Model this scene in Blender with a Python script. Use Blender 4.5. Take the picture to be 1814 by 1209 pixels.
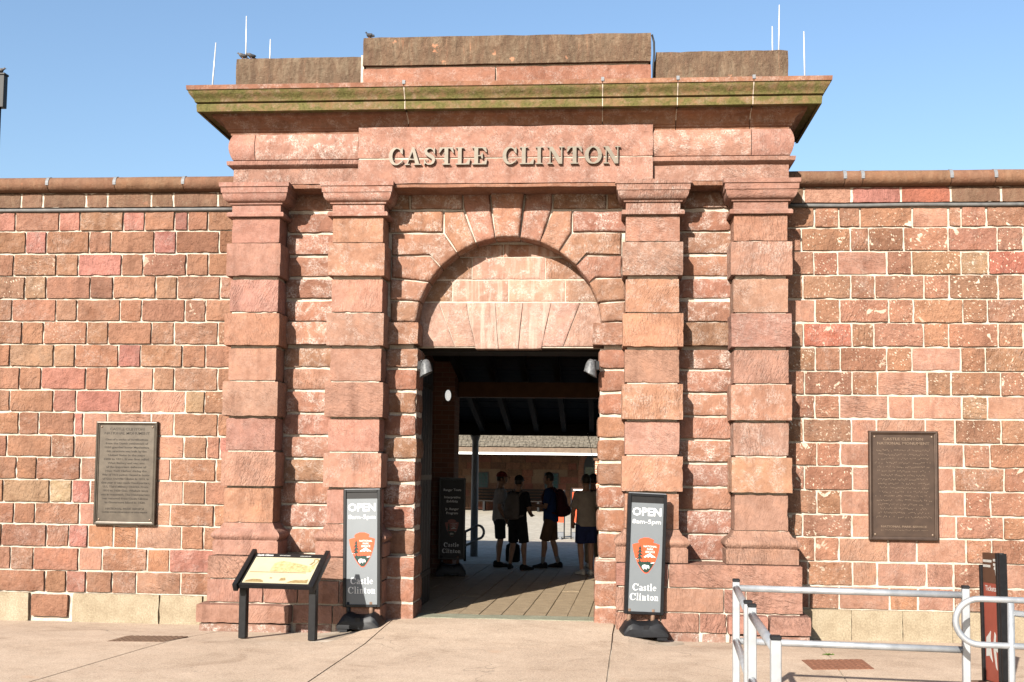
import bpy, bmesh, math, random
from math import sin, cos, pi, radians, sqrt, atan2
from mathutils import Vector, Matrix, noise

random.seed(7)
for o in list(bpy.data.objects):
    bpy.data.objects.remove(o)
scene = bpy.context.scene
COL = scene.collection

# ------------------------------------------------------------------ camera
PW, PH, FPX, EYE = 1814, 1209, 2000.0, 1.7
YAW, PITCH, ROLL, SHIFT = 0.0802447, 0.0625773, 0.0122495, 103.174
fw = Vector((-sin(YAW) * cos(PITCH), cos(YAW) * cos(PITCH), sin(PITCH)))
rt0 = Vector((cos(YAW), sin(YAW), 0))
up0 = rt0.cross(fw)
rt = cos(ROLL) * rt0 + sin(ROLL) * up0
up = -sin(ROLL) * rt0 + cos(ROLL) * up0
cam_d = bpy.data.cameras.new('camera')
cam = bpy.data.objects.new('camera', cam_d)
COL.objects.link(cam)
cam.matrix_world = Matrix((
    (rt.x, up.x, -fw.x, 0), (rt.y, up.y, -fw.y, 0), (rt.z, up.z, -fw.z, EYE), (0, 0, 0, 1)))
cam_d.sensor_width = 36
cam_d.lens = FPX / PW * 36
cam_d.shift_y = SHIFT / PW
cam_d.clip_start = 0.1
cam_d.clip_end = 3000
scene.camera = cam

# ------------------------------------------------------------------ sky, sun, exposure
SUN_AZ, SUN_EL = radians(21.8), radians(27.5)
world = bpy.data.worlds.new('World')
scene.world = world
world.use_nodes = True
wn = world.node_tree
for n in list(wn.nodes):
    wn.nodes.remove(n)
sky = wn.nodes.new('ShaderNodeTexSky')
sky.sky_type = 'NISHITA'
sky.sun_disc = False
sky.sun_elevation = SUN_EL
sky.sun_rotation = pi + SUN_AZ
sky.air_density = 1.2
sky.dust_density = 1.8
sky.ozone_density = 3.5
bg = wn.nodes.new('ShaderNodeBackground')
bg.inputs['Strength'].default_value = 0.068
wo = wn.nodes.new('ShaderNodeOutputWorld')
wn.links.new(sky.outputs[0], bg.inputs[0])
wn.links.new(bg.outputs[0], wo.inputs[0])
sun_d = bpy.data.lights.new('sun', 'SUN')
sun_d.energy = 5.0
sun_d.angle = radians(0.5)
sun_d.color = (1.0, 0.95, 0.87)
sun = bpy.data.objects.new('sun', sun_d)
COL.objects.link(sun)
sdir = Vector((sin(SUN_AZ) * cos(SUN_EL), cos(SUN_AZ) * cos(SUN_EL), -sin(SUN_EL)))
sun.rotation_euler = sdir.to_track_quat('-Z', 'Y').to_euler()
sun.location = (-12, -20, 25)
scene.view_settings.view_transform = 'Standard'
scene.view_settings.look = 'None'
scene.view_settings.exposure = 1.60
scene.view_settings.gamma = 1
scene.view_settings.use_curve_mapping = False
scene.cycles.max_bounces = 6
scene.cycles.diffuse_bounces = 1

# ------------------------------------------------------------------ survey helpers
# photogrammetry: where a ray of the surveyed camera meets a real plane of the place
def ray(x, y):
    return fw + rt * ((x - PW / 2) / FPX) - up * ((y - PH / 2 - SHIFT) / FPX)
def onY(x, y, Y):
    d = ray(x, y)
    return Vector((0, 0, EYE)) + d * (Y / d.y)
def onG(x, y, z=0.0):
    d = ray(x, y)
    return Vector((0, 0, EYE)) + d * ((z - EYE) / d.z)
def PX(x, y, Y): return onY(x, y, Y).x
def PZ(x, y, Y): return onY(x, y, Y).z

# ------------------------------------------------------------------ node helpers
def new_mat(name):
    m = bpy.data.materials.new(name)
    m.use_nodes = True
    nt = m.node_tree
    b = nt.nodes['Principled BSDF']
    return m, nt, b
def nd(nt, typ, **kw):
    n = nt.nodes.new(typ)
    for k, v in kw.items():
        if k.startswith('i_'):
            n.inputs[int(k[2:]) if k[2:].isdigit() else k[2:].replace('_', ' ')].default_value = v
        else:
            setattr(n, k, v)
    return n
def L(nt, a, b): nt.links.new(a, b)
def ramp(nt, fac, stops, interp='LINEAR'):
    r = nd(nt, 'ShaderNodeValToRGB')
    r.color_ramp.interpolation = interp
    els = r.color_ramp.elements
    while len(els) < len(stops): els.new(0.5)
    for e, (p, c) in zip(els, stops):
        e.position = p
        e.color = c if len(c) == 4 else (*c, 1)
    L(nt, fac, r.inputs[0])
    return r.outputs[0]
def g(v): return (v, v, v, 1)
def math_n(nt, op, a, b=None, c=None):
    n = nd(nt, 'ShaderNodeMath', operation=op)
    for i, v in enumerate((a, b, c)):
        if v is None: continue
        if hasattr(v, 'links') or hasattr(v, 'is_linked'): L(nt, v, n.inputs[i])
        else: n.inputs[i].default_value = v
    return n.outputs[0]
def mixc(nt, fac, a, b, blend='MIX'):
    n = nd(nt, 'ShaderNodeMix', data_type='RGBA', blend_type=blend)
    for s, v in ((n.inputs[0], fac), (n.inputs[6], a), (n.inputs[7], b)):
        if hasattr(v, 'is_linked'): L(nt, v, s)
        elif isinstance(v, tuple): s.default_value = v if len(v) == 4 else (*v, 1)
        else: s.default_value = v
    return n.outputs[2]
def noise_n(nt, vec, scale, detail=4, rough=0.55, dist=0.0):
    n = nd(nt, 'ShaderNodeTexNoise')
    n.inputs['Scale'].default_value = scale
    n.inputs['Detail'].default_value = detail
    n.inputs['Roughness'].default_value = rough
    n.inputs['Distortion'].default_value = dist
    L(nt, vec, n.inputs['Vector'])
    return n.outputs[0]
def bump(nt, height, strength, dist, normal=None):
    n = nd(nt, 'ShaderNodeBump')
    n.inputs['Strength'].default_value = strength
    n.inputs['Distance'].default_value = dist
    L(nt, height, n.inputs['Height'])
    if normal is not None: L(nt, normal, n.inputs['Normal'])
    return n.outputs[0]
def attr(nt, name):
    n = nd(nt, 'ShaderNodeAttribute', attribute_type='OBJECT', attribute_name=name)
    return n.outputs['Fac']

def obj_coords(nt):
    """Object coordinates shifted by a per-object random amount, so alike stones differ."""
    tc = nd(nt, 'ShaderNodeTexCoord')
    oi = nd(nt, 'ShaderNodeObjectInfo')
    comb = nd(nt, 'ShaderNodeCombineXYZ')
    for i, k in enumerate((37.0, 91.0, 53.0)):
        L(nt, math_n(nt, 'MULTIPLY', oi.outputs['Random'], k), comb.inputs[i])
    add = nd(nt, 'ShaderNodeVectorMath', operation='ADD')
    L(nt, tc.outputs['Object'], add.inputs[0])
    L(nt, comb.outputs[0], add.inputs[1])
    return tc, oi, add.outputs[0]

def sandstone(name, tool=0.5, rock=0.5, tool_scale=1.0, grime=0.0, moss=0.0, streak=0.0):
    m, nt, b = new_mat(name)
    tc, oi, co = obj_coords(nt)
    col = oi.outputs['Color']
    # broad and mid tone changes of the bed
    n1 = noise_n(nt, co, 5.0, 3, 0.6)
    n2 = noise_n(nt, co, 22.0, 5, 0.65, 0.4)
    n3 = noise_n(nt, co, 140.0, 3, 0.6)
    c = mixc(nt, 1.0, col, ramp(nt, n1, [(0.28, (0.80, 0.74, 0.70)), (0.5, (1, 1, 1)), (0.75, (1.16, 1.10, 1.04))]), 'MULTIPLY')
    c = mixc(nt, 1.0, c, ramp(nt, n2, [(0.25, (0.80, 0.77, 0.75)), (0.48, (0.99, 0.99, 0.99)), (0.78, (1.12, 1.11, 1.10))]), 'MULTIPLY')
    c = mixc(nt, 1.0, c, ramp(nt, n3, [(0.3, (0.86, 0.85, 0.84)), (0.6, (1.04, 1.04, 1.04)), (0.8, (1.14, 1.14, 1.13))]), 'MULTIPLY')
    geo = nd(nt, 'ShaderNodeNewGeometry')
    wp = geo.outputs['Position']
    ws = noise_n(nt, wp, 0.75, 4, 0.6, 0.4)
    c = mixc(nt, 1.0, c, ramp(nt, ws, [(0.30, (0.80, 0.78, 0.77)), (0.5, (1, 1, 1)), (0.72, (1.13, 1.12, 1.12))]), 'MULTIPLY')
    wm = nd(nt, 'ShaderNodeMapping')
    wm.inputs['Scale'].default_value = (7.0, 7.0, 0.55)
    L(nt, wp, wm.inputs[0])
    wr = noise_n(nt, wm.outputs[0], 1.0, 4, 0.6, 0.3)
    c = mixc(nt, 1.0, c, ramp(nt, wr, [(0.30, (0.78, 0.76, 0.75)), (0.46, (1, 1, 1)), (0.60, (1, 1, 1)), (0.75, (1.10, 1.11, 1.12))]), 'MULTIPLY')
    # tooling direction turned per stone
    ang = math_n(nt, 'MULTIPLY_ADD', oi.outputs['Random'], 2.0, -0.55)
    rot = nd(nt, 'ShaderNodeVectorRotate', rotation_type='Y_AXIS')
    L(nt, co, rot.inputs['Vector'])
    L(nt, ang, rot.inputs['Angle'])
    mp = nd(nt, 'ShaderNodeMapping')
    mp.inputs['Scale'].default_value = (44 * tool_scale, 16, 13 * tool_scale)
    L(nt, rot.outputs[0], mp.inputs[0])
    tn = noise_n(nt, mp.outputs[0], 1.0, 3, 0.55, 0.9)
    rk = noise_n(nt, co, 17.0, 6, 0.62, 0.3)
    # tooling pits get a slightly darker colour
    c = mixc(nt, math_n(nt, 'MULTIPLY', ramp(nt, tn, [(0.26, g(1)), (0.42, g(0))]), 0.10 * min(1, tool * 2)), c, (0.07, 0.032, 0.02), 'MIX')
    # efflorescence
    s1 = noise_n(nt, co, 8.0, 4, 0.6, 0.5)
    s2 = noise_n(nt, co, 60.0, 5, 0.7, 0.8)
    salt = math_n(nt, 'MULTIPLY', ramp(nt, s1, [(0.45, g(0)), (0.62, g(0.9))]), ramp(nt, s2, [(0.43, g(0)), (0.64, g(1))]))
    salt = math_n(nt, 'MULTIPLY', salt, attr(nt, 'salt'))
    c = mixc(nt, salt, c, (0.40, 0.35, 0.31))
    # pecked dots and smears with old render left in them
    mp2 = nd(nt, 'ShaderNodeMapping')
    mp2.inputs['Scale'].default_value = (34, 8, 17)
    rot2 = nd(nt, 'ShaderNodeVectorRotate', rotation_type='Y_AXIS')
    L(nt, co, rot2.inputs['Vector'])
    L(nt, math_n(nt, 'MULTIPLY_ADD', oi.outputs['Random'], 0.9, 0.2), rot2.inputs['Angle'])
    L(nt, rot2.outputs[0], mp2.inputs[0])
    vo = nd(nt, 'ShaderNodeTexVoronoi', voronoi_dimensions='2D')
    sp = nd(nt, 'ShaderNodeSeparateXYZ')
    cb = nd(nt, 'ShaderNodeCombineXYZ')
    L(nt, mp2.outputs[0], sp.inputs[0])
    L(nt, sp.outputs[0], cb.inputs[0])
    L(nt, sp.outputs[2], cb.inputs[1])
    L(nt, cb.outputs[0], vo.inputs['Vector'])
    vo.inputs['Scale'].default_value = 1.0
    vo.inputs['Randomness'].default_value = 1.0
    dn = noise_n(nt, co, 70.0, 3, 0.6)
    dd = math_n(nt, 'ADD', vo.outputs['Distance'], math_n(nt, 'MULTIPLY_ADD', dn, 0.5, -0.25))
    dd = math_n(nt, 'ADD', dd, math_n(nt, 'MULTIPLY_ADD', noise_n(nt, co, 13.0, 2, 0.5), 0.75, -0.36))
    dots = ramp(nt, dd, [(0.10, g(0.9)), (0.17, g(0))])
    keep = ramp(nt, noise_n(nt, co, 9.0, 2), [(0.43, g(0)), (0.54, g(1))])
    smear = ramp(nt, noise_n(nt, co, 6.5, 4, 0.55, 0.6), [(0.66, g(0)), (0.675, g(1))])
    pk = math_n(nt, 'MAXIMUM', math_n(nt, 'MULTIPLY', dots, keep), smear)
    pk = math_n(nt, 'MULTIPLY', pk, attr(nt, 'peck'))
    c = mixc(nt, pk, c, (0.36, 0.295, 0.225))
    if grime:
        mg = nd(nt, 'ShaderNodeMapping')
        mg.inputs['Scale'].default_value = (26, 6, 3.0)
        L(nt, co, mg.inputs[0])
        gn = noise_n(nt, mg.outputs[0], 1.0, 5, 0.65, 0.3)
        gm = ramp(nt, gn, [(0.22, g(0.35)), (0.36, g(0.92)), (0.7, g(1))])
        gm = math_n(nt, 'MULTIPLY', gm, grime)
        # bare spots where the crust has come off
        vv = ramp(nt, noise_n(nt, co, 7.0, 3, 0.5), [(0.70, g(1)), (0.74, g(0.2))])
        gm = math_n(nt, 'MULTIPLY', gm, vv)
        mg2 = nd(nt, 'ShaderNodeMapping')
        mg2.inputs['Scale'].default_value = (13, 6, 4.5)
        L(nt, co, mg2.inputs[0])
        gc = ramp(nt, noise_n(nt, mg2.outputs[0], 1.0, 8, 0.72, 0.6), [(0.30, (0.018, 0.014, 0.010)), (0.50, (0.050, 0.040, 0.026)), (0.70, (0.105, 0.088, 0.060))])
        c = mixc(nt, gm, c, gc)
        wl = math_n(nt, 'MULTIPLY', ramp(nt, noise_n(nt, co, 90.0, 4, 0.7), [(0.63, g(0)), (0.68, g(1))]), ramp(nt, s1, [(0.45, g(0)), (0.6, g(0.8))]))
        c = mixc(nt, wl, c, (0.24, 0.23, 0.17))
    if moss:
        mm = nd(nt, 'ShaderNodeMapping')
        mm.inputs['Scale'].default_value = (5.5, 3, 9)
        L(nt, co, mm.inputs[0])
        mn = noise_n(nt, mm.outputs[0], 1.0, 6, 0.66, 0.5)
        mo = math_n(nt, 'MULTIPLY', ramp(nt, mn, [(0.43, g(0)), (0.57, g(0.85))]), moss)
        gcol = ramp(nt, noise_n(nt, co, 45.0, 4, 0.7), [(0.3, (0.030, 0.029, 0.008)), (0.5, (0.060, 0.060, 0.014)), (0.75, (0.11, 0.094, 0.036))])
        c = mixc(nt, ramp(nt, n2, [(0.32, g(0.9)), (0.68, g(0.35))]), c, (0.080, 0.068, 0.022))
        c = mixc(nt, mo, c, gcol)
    if streak:
        # lime run-down washed along the face
        ms = nd(nt, 'ShaderNodeMapping')
        ms.inputs['Scale'].default_value = (17, 2, 1.3)
        L(nt, co, ms.inputs[0])
        sn = noise_n(nt, ms.outputs[0], 1.0, 3, 0.55, 0.2)
        st = math_n(nt, 'MULTIPLY', ramp(nt, sn, [(0.50, g(0)), (0.66, g(0.75))]), streak)
        c = mixc(nt, st, c, (0.33, 0.25, 0.205))
    L(nt, c, b.inputs['Base Color'])
    b.inputs['Roughness'].default_value = 0.9
    b.inputs['Specular IOR Level'].default_value = 0.18
    ta = math_n(nt, 'MULTIPLY', ramp(nt, noise_n(nt, co, 4.0, 2), [(0.35, g(0.25)), (0.62, g(1.0))]), math_n(nt, 'MULTIPLY_ADD', math_n(nt, 'FRACT', math_n(nt, 'MULTIPLY', oi.outputs['Random'], 7.31)), 0.9 * tool, 0.35 * tool))
    h = math_n(nt, 'ADD', math_n(nt, 'MULTIPLY', tn, ta), math_n(nt, 'MULTIPLY', rk, rock))
    h = math_n(nt, 'ADD', h, math_n(nt, 'MULTIPLY', n3, 0.10))
    L(nt, bump(nt, h, 1.0, 0.034), b.inputs['Normal'])
    return m

KM = 0.62
def mottled(name, c1, c2, scale=20, rough=0.8, bump_s=0.3, bump_d=0.01, spec=0.3, metallic=0.0, detail=5, c3=None, fine=None):
    m, nt, b = new_mat(name)
    tc = nd(nt, 'ShaderNodeTexCoord')
    co = tc.outputs['Object']
    c1, c2 = tuple(v * KM for v in c1), tuple(v * KM for v in c2)
    if c3 is not None: c3 = tuple(v * KM for v in c3)
    n = noise_n(nt, co, scale, detail, 0.62, 0.2)
    st = [(0.3, c1), (0.7, c2)] if c3 is None else [(0.3, c1), (0.5, c2), (0.72, c3)]
    c = ramp(nt, n, st)
    if fine:
        nf = noise_n(nt, co, fine, 3, 0.6)
        c = mixc(nt, 1.0, c, ramp(nt, nf, [(0.3, g(0.72)), (0.6, g(1.05)), (0.75, g(1.3))]), 'MULTIPLY')
    L(nt, c, b.inputs['Base Color'])
    b.inputs['Roughness'].default_value = rough
    b.inputs['Metallic'].default_value = metallic
    b.inputs['Specular IOR Level'].default_value = spec
    if bump_s:
        L(nt, bump(nt, n, bump_s, bump_d), b.inputs['Normal'])
    return m

M = {}
M['wall_stone'] = sandstone('quarry faced sandstone', tool=0.75, rock=1.0, tool_scale=0.75)
M['dressed'] = sandstone('dressed sandstone', tool=0.85, rock=0.28, tool_scale=1.15)
M['tooled'] = sandstone('strongly tooled sandstone', tool=1.3, rock=0.3, tool_scale=0.9)
M['bay_stone'] = sandstone('rusticated sandstone', tool=0.7, rock=0.45, tool_scale=1.1)
M['cornice'] = sandstone('moulded sandstone', tool=0.25, rock=0.3)
M['mossy'] = sandstone('mossy sandstone', tool=0.2, rock=0.4, moss=0.95)
M['grimy'] = sandstone('weathered sandstone', tool=0.7, rock=0.9, grime=0.90, tool_scale=0.7)
M['part_grimy'] = sandstone('partly weathered sandstone', tool=0.5, rock=0.6, grime=0.5)
M['tymp'] = sandstone('lime streaked sandstone', tool=0.4, rock=0.2, streak=0.7)
M['coping'] = sandstone('coping sandstone', tool=0.2, rock=0.4, grime=0.42)
M['mortar'] = mottled('lime mortar', (0.43, 0.345, 0.27), (0.56, 0.465, 0.375), 9, 0.95, 0.5, 0.006, 0.1, c3=(0.62, 0.53, 0.44), fine=90)
M['beige_stone'] = mottled('beige foundation stone', (0.25, 0.19, 0.125), (0.33, 0.265, 0.18), 3, 0.92, 0.5, 0.01, 0.1, c3=(0.39, 0.325, 0.23), fine=60)
M['bronze'] = mottled('dark bronze', (0.062, 0.048, 0.035), (0.105, 0.084, 0.062), 9, 0.42, 0.25, 0.003, 0.5, metallic=0.55)
M['bronze_red'] = mottled('reddish bronze', (0.052, 0.031, 0.021), (0.090, 0.055, 0.037), 7, 0.45, 0.25, 0.003, 0.5, metallic=0.5)
M['bronze_text'] = mottled('bronze raised letters', (0.030, 0.022, 0.015), (0.045, 0.033, 0.022), 30, 0.5, 0, 0, 0.4, metallic=0.4)
M['bronze_text2'] = mottled('bronze rubbed letters', (0.15, 0.10, 0.065), (0.23, 0.16, 0.11), 30, 0.45, 0, 0, 0.5, metallic=0.4)
M['letter'] = mottled('brushed bronze letters', (0.115, 0.090, 0.060), (0.17, 0.140, 0.100), 14, 0.5, 0.1, 0.002, 0.4, metallic=0.25)
M['black_paint'] = mottled('black painted metal', (0.007, 0.007, 0.008), (0.013, 0.013, 0.014), 25, 0.38, 0.1, 0.002, 0.22)
M['black_plastic'] = mottled('black moulded plastic', (0.008, 0.008, 0.009), (0.016, 0.016, 0.018), 14, 0.5, 0.25, 0.004, 0.22)
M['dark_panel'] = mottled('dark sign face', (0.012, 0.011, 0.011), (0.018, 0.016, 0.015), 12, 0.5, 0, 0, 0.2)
M['grey_panel'] = mottled('grey sign face', (0.150, 0.163, 0.172), (0.170, 0.183, 0.192), 3, 0.45, 0, 0, 0.35)
M['aluminium'] = mottled('mill aluminium', (0.38, 0.395, 0.41), (0.56, 0.575, 0.59), 9, 0.40, 0.12, 0.002, 0.5, metallic=0.55)
M['white_print'] = mottled('white print', (0.74, 0.74, 0.72), (0.80, 0.80, 0.78), 5, 0.6, 0, 0, 0.2)
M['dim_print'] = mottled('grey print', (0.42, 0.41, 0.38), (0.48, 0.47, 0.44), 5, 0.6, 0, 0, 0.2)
M['orange_print'] = mottled('orange print', (0.62, 0.085, 0.03), (0.70, 0.10, 0.035), 5, 0.55, 0, 0, 0.2)
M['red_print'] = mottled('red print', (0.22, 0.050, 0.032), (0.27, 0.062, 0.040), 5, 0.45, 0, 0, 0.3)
M['green_print'] = mottled('dark green print', (0.012, 0.035, 0.026), (0.016, 0.045, 0.032), 5, 0.6, 0, 0, 0.2)
M['brown_print'] = mottled('dark brown print', (0.07, 0.032, 0.018), (0.09, 0.042, 0.024), 5, 0.5, 0, 0, 0.3)
M['cream_print'] = mottled('cream print', (0.44, 0.39, 0.255), (0.50, 0.45, 0.305), 4, 0.4, 0, 0, 0.4)
M['sepia_print'] = mottled('sepia print', (0.30, 0.22, 0.09), (0.58, 0.49, 0.26), 28, 0.45, 0, 0, 0.4, detail=8)
M['sepia_dark'] = mottled('dark sepia print', (0.20, 0.13, 0.06), (0.34, 0.25, 0.11), 40, 0.45, 0, 0, 0.4)
M['zinc'] = mottled('lead joint cap', (0.15, 0.155, 0.165), (0.22, 0.225, 0.235), 30, 0.6, 0.1, 0.002, 0.3, metallic=0.0)
M['conduit'] = mottled('grey conduit', (0.085, 0.082, 0.08), (0.16, 0.155, 0.145), 11, 0.6, 0.1, 0.002, 0.3)
M['rod'] = mottled('bare metal rod', (0.55, 0.54, 0.52), (0.68, 0.67, 0.65), 10, 0.45, 0, 0, 0.5, metallic=0.3)
M['rust'] = mottled('rusty iron', (0.20, 0.085, 0.05), (0.30, 0.135, 0.08), 16, 0.85, 0.4, 0.004, 0.2, fine=120)
M['rust_brown'] = mottled('brown iron', (0.17, 0.10, 0.065), (0.25, 0.16, 0.105), 16, 0.85, 0.4, 0.004, 0.2, fine=120)
M['plank'] = mottled('worn plank', (0.27, 0.20, 0.125), (0.39, 0.295, 0.19), 5, 0.8, 0.4, 0.01, 0.2, fine=50)
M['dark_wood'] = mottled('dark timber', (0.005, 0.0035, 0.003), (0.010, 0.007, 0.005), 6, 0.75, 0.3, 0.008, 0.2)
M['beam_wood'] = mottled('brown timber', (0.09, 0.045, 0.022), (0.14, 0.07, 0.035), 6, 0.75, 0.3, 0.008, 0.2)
M['door_paint'] = mottled('blue black door paint', (0.012, 0.016, 0.022), (0.02, 0.026, 0.034), 8, 0.55, 0.1, 0.004, 0.3)
M['steel_blue'] = mottled('grey blue paint', (0.20, 0.22, 0.25), (0.27, 0.29, 0.32), 6, 0.45, 0.05, 0.002, 0.4)
M['court_paving'] = mottled('courtyard paving', (0.44, 0.39, 0.31), (0.54, 0.48, 0.39), 1.2, 0.9, 0.1, 0.005, 0.2, fine=8)
M['shade_paving'] = mottled('shaded paving', (0.20, 0.21, 0.22), (0.28, 0.285, 0.29), 3, 0.8, 0.1, 0.004, 0.3, fine=25)  # courtyard paving with bluish shade put into its colour; unused
M['white_paint'] = mottled('white paint', (0.74, 0.73, 0.70), (0.82, 0.81, 0.78), 6, 0.6, 0.05, 0.002, 0.3)
M['tan_paint'] = mottled('tan painted board', (0.13, 0.085, 0.055), (0.19, 0.13, 0.085), 8, 0.7, 0.1, 0.003, 0.3)
M['teal_glass'] = mottled('teal glass', (0.012, 0.045, 0.05), (0.02, 0.07, 0.078), 4, 0.12, 0, 0, 0.5)
M['far_stone'] = sandstone('far sandstone', tool=0.2, rock=0.4)
M['post_rust'] = mottled('browned steel post', (0.13, 0.075, 0.045), (0.22, 0.13, 0.085), 30, 0.7, 0.2, 0.003, 0.3)
M['hood_paint'] = mottled('chipped grey enamel', (0.045, 0.047, 0.05), (0.17, 0.17, 0.17), 45, 0.5, 0.1, 0.002, 0.3)
M['mortar_far'] = mottled('old mortar', (0.13, 0.09, 0.065), (0.17, 0.12, 0.085), 9, 0.95, 0.3, 0.006, 0.1)
M['moss_green'] = mottled('moss', (0.05, 0.11, 0.012), (0.12, 0.20, 0.03), 30, 0.95, 0.5, 0.01, 0.05)
M['threshold'] = mottled('grey green threshold', (0.22, 0.22, 0.155), (0.31, 0.30, 0.22), 6, 0.85, 0.3, 0.005, 0.2, fine=60)
M['rubber'] = mottled('black cable', (0.012, 0.012, 0.014), (0.018, 0.018, 0.02), 10, 0.6, 0, 0, 0.3)
M['pigeon_dark'] = mottled('dark plumage', (0.022, 0.020, 0.020), (0.055, 0.05, 0.052), 30, 0.7, 0.2, 0.003, 0.3)
M['pigeon_grey'] = mottled('grey plumage', (0.05, 0.044, 0.04), (0.16, 0.135, 0.12), 26, 0.7, 0.2, 0.003, 0.3)

def ground_mat(name):
    m, nt, b = new_mat(name)
    tc = nd(nt, 'ShaderNodeTexCoord')
    co = tc.outputs['Object']
    n1 = noise_n(nt, co, 0.55, 4, 0.6, 0.5)
    n2 = noise_n(nt, co, 5.0, 5, 0.65)
    n3 = noise_n(nt, co, 95.0, 3, 0.7)
    vo = nd(nt, 'ShaderNodeTexVoronoi')
    vo.inputs['Scale'].default_value = 120
    L(nt, co, vo.inputs['Vector'])
    c = ramp(nt, n1, [(0.3, (0.29, 0.217, 0.156)), (0.55, (0.34, 0.260, 0.191)), (0.75, (0.37, 0.291, 0.219))])
    c = mixc(nt, 1.0, c, ramp(nt, n2, [(0.28, g(0.84)), (0.55, g(1.0)), (0.8, g(1.10))]), 'MULTIPLY')
    c = mixc(nt, 1.0, c, ramp(nt, n3, [(0.3, g(0.70)), (0.52, g(1.0)), (0.72, g(1.28))]), 'MULTIPLY')
    c = mixc(nt, 0.35, c, ramp(nt, vo.outputs['Color'], [(0.1, (0.14, 0.09, 0.065)), (0.6, (0.36, 0.275, 0.205)), (0.95, (0.50, 0.43, 0.35))]))
    n4 = noise_n(nt, co, 1.3, 6, 0.7, 0.8)
    c = mixc(nt, 1.0, c, ramp(nt, n4, [(0.30, (0.74, 0.70, 0.67)), (0.45, (0.97, 0.96, 0.95)), (0.7, (1.08, 1.08, 1.08))]), 'MULTIPLY')
    # rust-toned runs and gum spots
    sp = ramp(nt, noise_n(nt, co, 2.3, 2, 0.4), [(0.70, g(0)), (0.78, g(0.45))])
    c = mixc(nt, sp, c, (0.33, 0.20, 0.12))
    v2 = nd(nt, 'ShaderNodeTexVoronoi')
    v2.inputs['Scale'].default_value = 3.4
    L(nt, co, v2.inputs['Vector'])
    c = mixc(nt, ramp(nt, v2.outputs['Distance'], [(0.05, g(0.5)), (0.075, g(0))]), c, (0.12, 0.09, 0.07))
    wv = nd(nt, 'ShaderNodeVectorMath', operation='ADD')
    nv = nd(nt, 'ShaderNodeTexNoise')
    nv.inputs['Scale'].default_value = 1.6
    L(nt, co, nv.inputs['Vector'])
    L(nt, co, wv.inputs[0])
    L(nt, nv.outputs['Color'], wv.inputs[1])
    v3 = nd(nt, 'ShaderNodeTexVoronoi', feature='DISTANCE_TO_EDGE')
    v3.inputs['Scale'].default_value = 0.42
    L(nt, wv.outputs[0], v3.inputs['Vector'])
    ck = math_n(nt, 'MULTIPLY', ramp(nt, v3.outputs['Distance'], [(0.0012, g(0.55)), (0.0035, g(0))]), ramp(nt, n1, [(0.48, g(0)), (0.56, g(1))]))
    c = mixc(nt, ck, c, (0.10, 0.075, 0.055))
    L(nt, c, b.inputs['Base Color'])
    b.inputs['Roughness'].default_value = 0.92
    b.inputs['Specular IOR Level'].default_value = 0.15
    L(nt, bump(nt, n3, 0.35, 0.004), b.inputs['Normal'])
    return m
M['plaza'] = ground_mat('exposed aggregate paving')

def brick_mat(name, c1, c2, mortar, sx=1.0, axis='YZ'):
    m, nt, b = new_mat(name)
    tc = nd(nt, 'ShaderNodeTexCoord')
    sp = nd(nt, 'ShaderNodeSeparateXYZ')
    cb = nd(nt, 'ShaderNodeCombineXYZ')
    L(nt, tc.outputs['Object'], sp.inputs[0])
    L(nt, math_n(nt, 'ADD', sp.outputs[0], sp.outputs[1]), cb.inputs[0])
    L(nt, sp.outputs[2], cb.inputs[1])
    br = nd(nt, 'ShaderNodeTexBrick')
    br.inputs['Color1'].default_value = (*c1, 1)
    br.inputs['Color2'].default_value = (*c2, 1)
    br.inputs['Mortar'].default_value = (*mortar, 1)
    br.inputs['Scale'].default_value = 1.0
    br.inputs['Mortar Size'].default_value = 0.006
    br.inputs['Brick Width'].default_value = 0.215
    br.inputs['Row Height'].default_value = 0.075
    L(nt, cb.outputs[0], br.inputs['Vector'])
    L(nt, br.outputs['Color'], b.inputs['Base Color'])
    b.inputs['Roughness'].default_value = 0.9
    L(nt, bump(nt, br.outputs['Fac'], -0.5, 0.006), b.inputs['Normal'])
    return m
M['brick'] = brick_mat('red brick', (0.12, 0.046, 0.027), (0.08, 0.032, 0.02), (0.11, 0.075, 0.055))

M['brick_lit'] = brick_mat('sunlit orange brick', (0.36, 0.13, 0.065), (0.27, 0.095, 0.05), (0.5, 0.42, 0.34))  # brighter copy of the brick, sunlight put into its colour

def plain(name, c, rough=0.8):
    return mottled(name, tuple(v * 0.88 for v in c), tuple(v * 1.1 for v in c), 12, rough, 0.15, 0.004, 0.25)

# ------------------------------------------------------------------ object helpers
WPOS = {}
def finish(name, me, mat, parent=None, loc=(0, 0, 0), color=None, **props):
    """Link one mesh object; loc is a world position, children get it relative to their parent."""
    o = bpy.data.objects.new(name, me)
    COL.objects.link(o)
    mats = mat if isinstance(mat, (list, tuple)) else [mat]
    if len(me.materials) == 0:
        for mm in mats: me.materials.append(mm)
    loc = Vector(loc)
    WPOS[o] = loc
    if parent is not None:
        o.parent = parent
        o.location = loc - WPOS[parent]
    else:
        o.location = loc
    if color is not None: o.color = (*color, 1)
    for k, v in props.items(): o[k] = v
    if name in ('lettering', 'small_print', 'print_vignette'): o['kind'] = 'stuff'
    return o
def thing(name, label, cat, loc=(0, 0, 0), group=None):
    o = bpy.data.objects.new(name, None)
    COL.objects.link(o)
    o.empty_display_size = 0.2
    o.location = loc
    WPOS[o] = Vector(loc)
    tag(o, label, cat, group)
    return o
def tag(o, label, cat, group=None):
    o['label'] = label
    o['category'] = cat
    if group: o['group'] = group
    return o
def structure(o):
    o['kind'] = 'structure'
    return o
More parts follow.
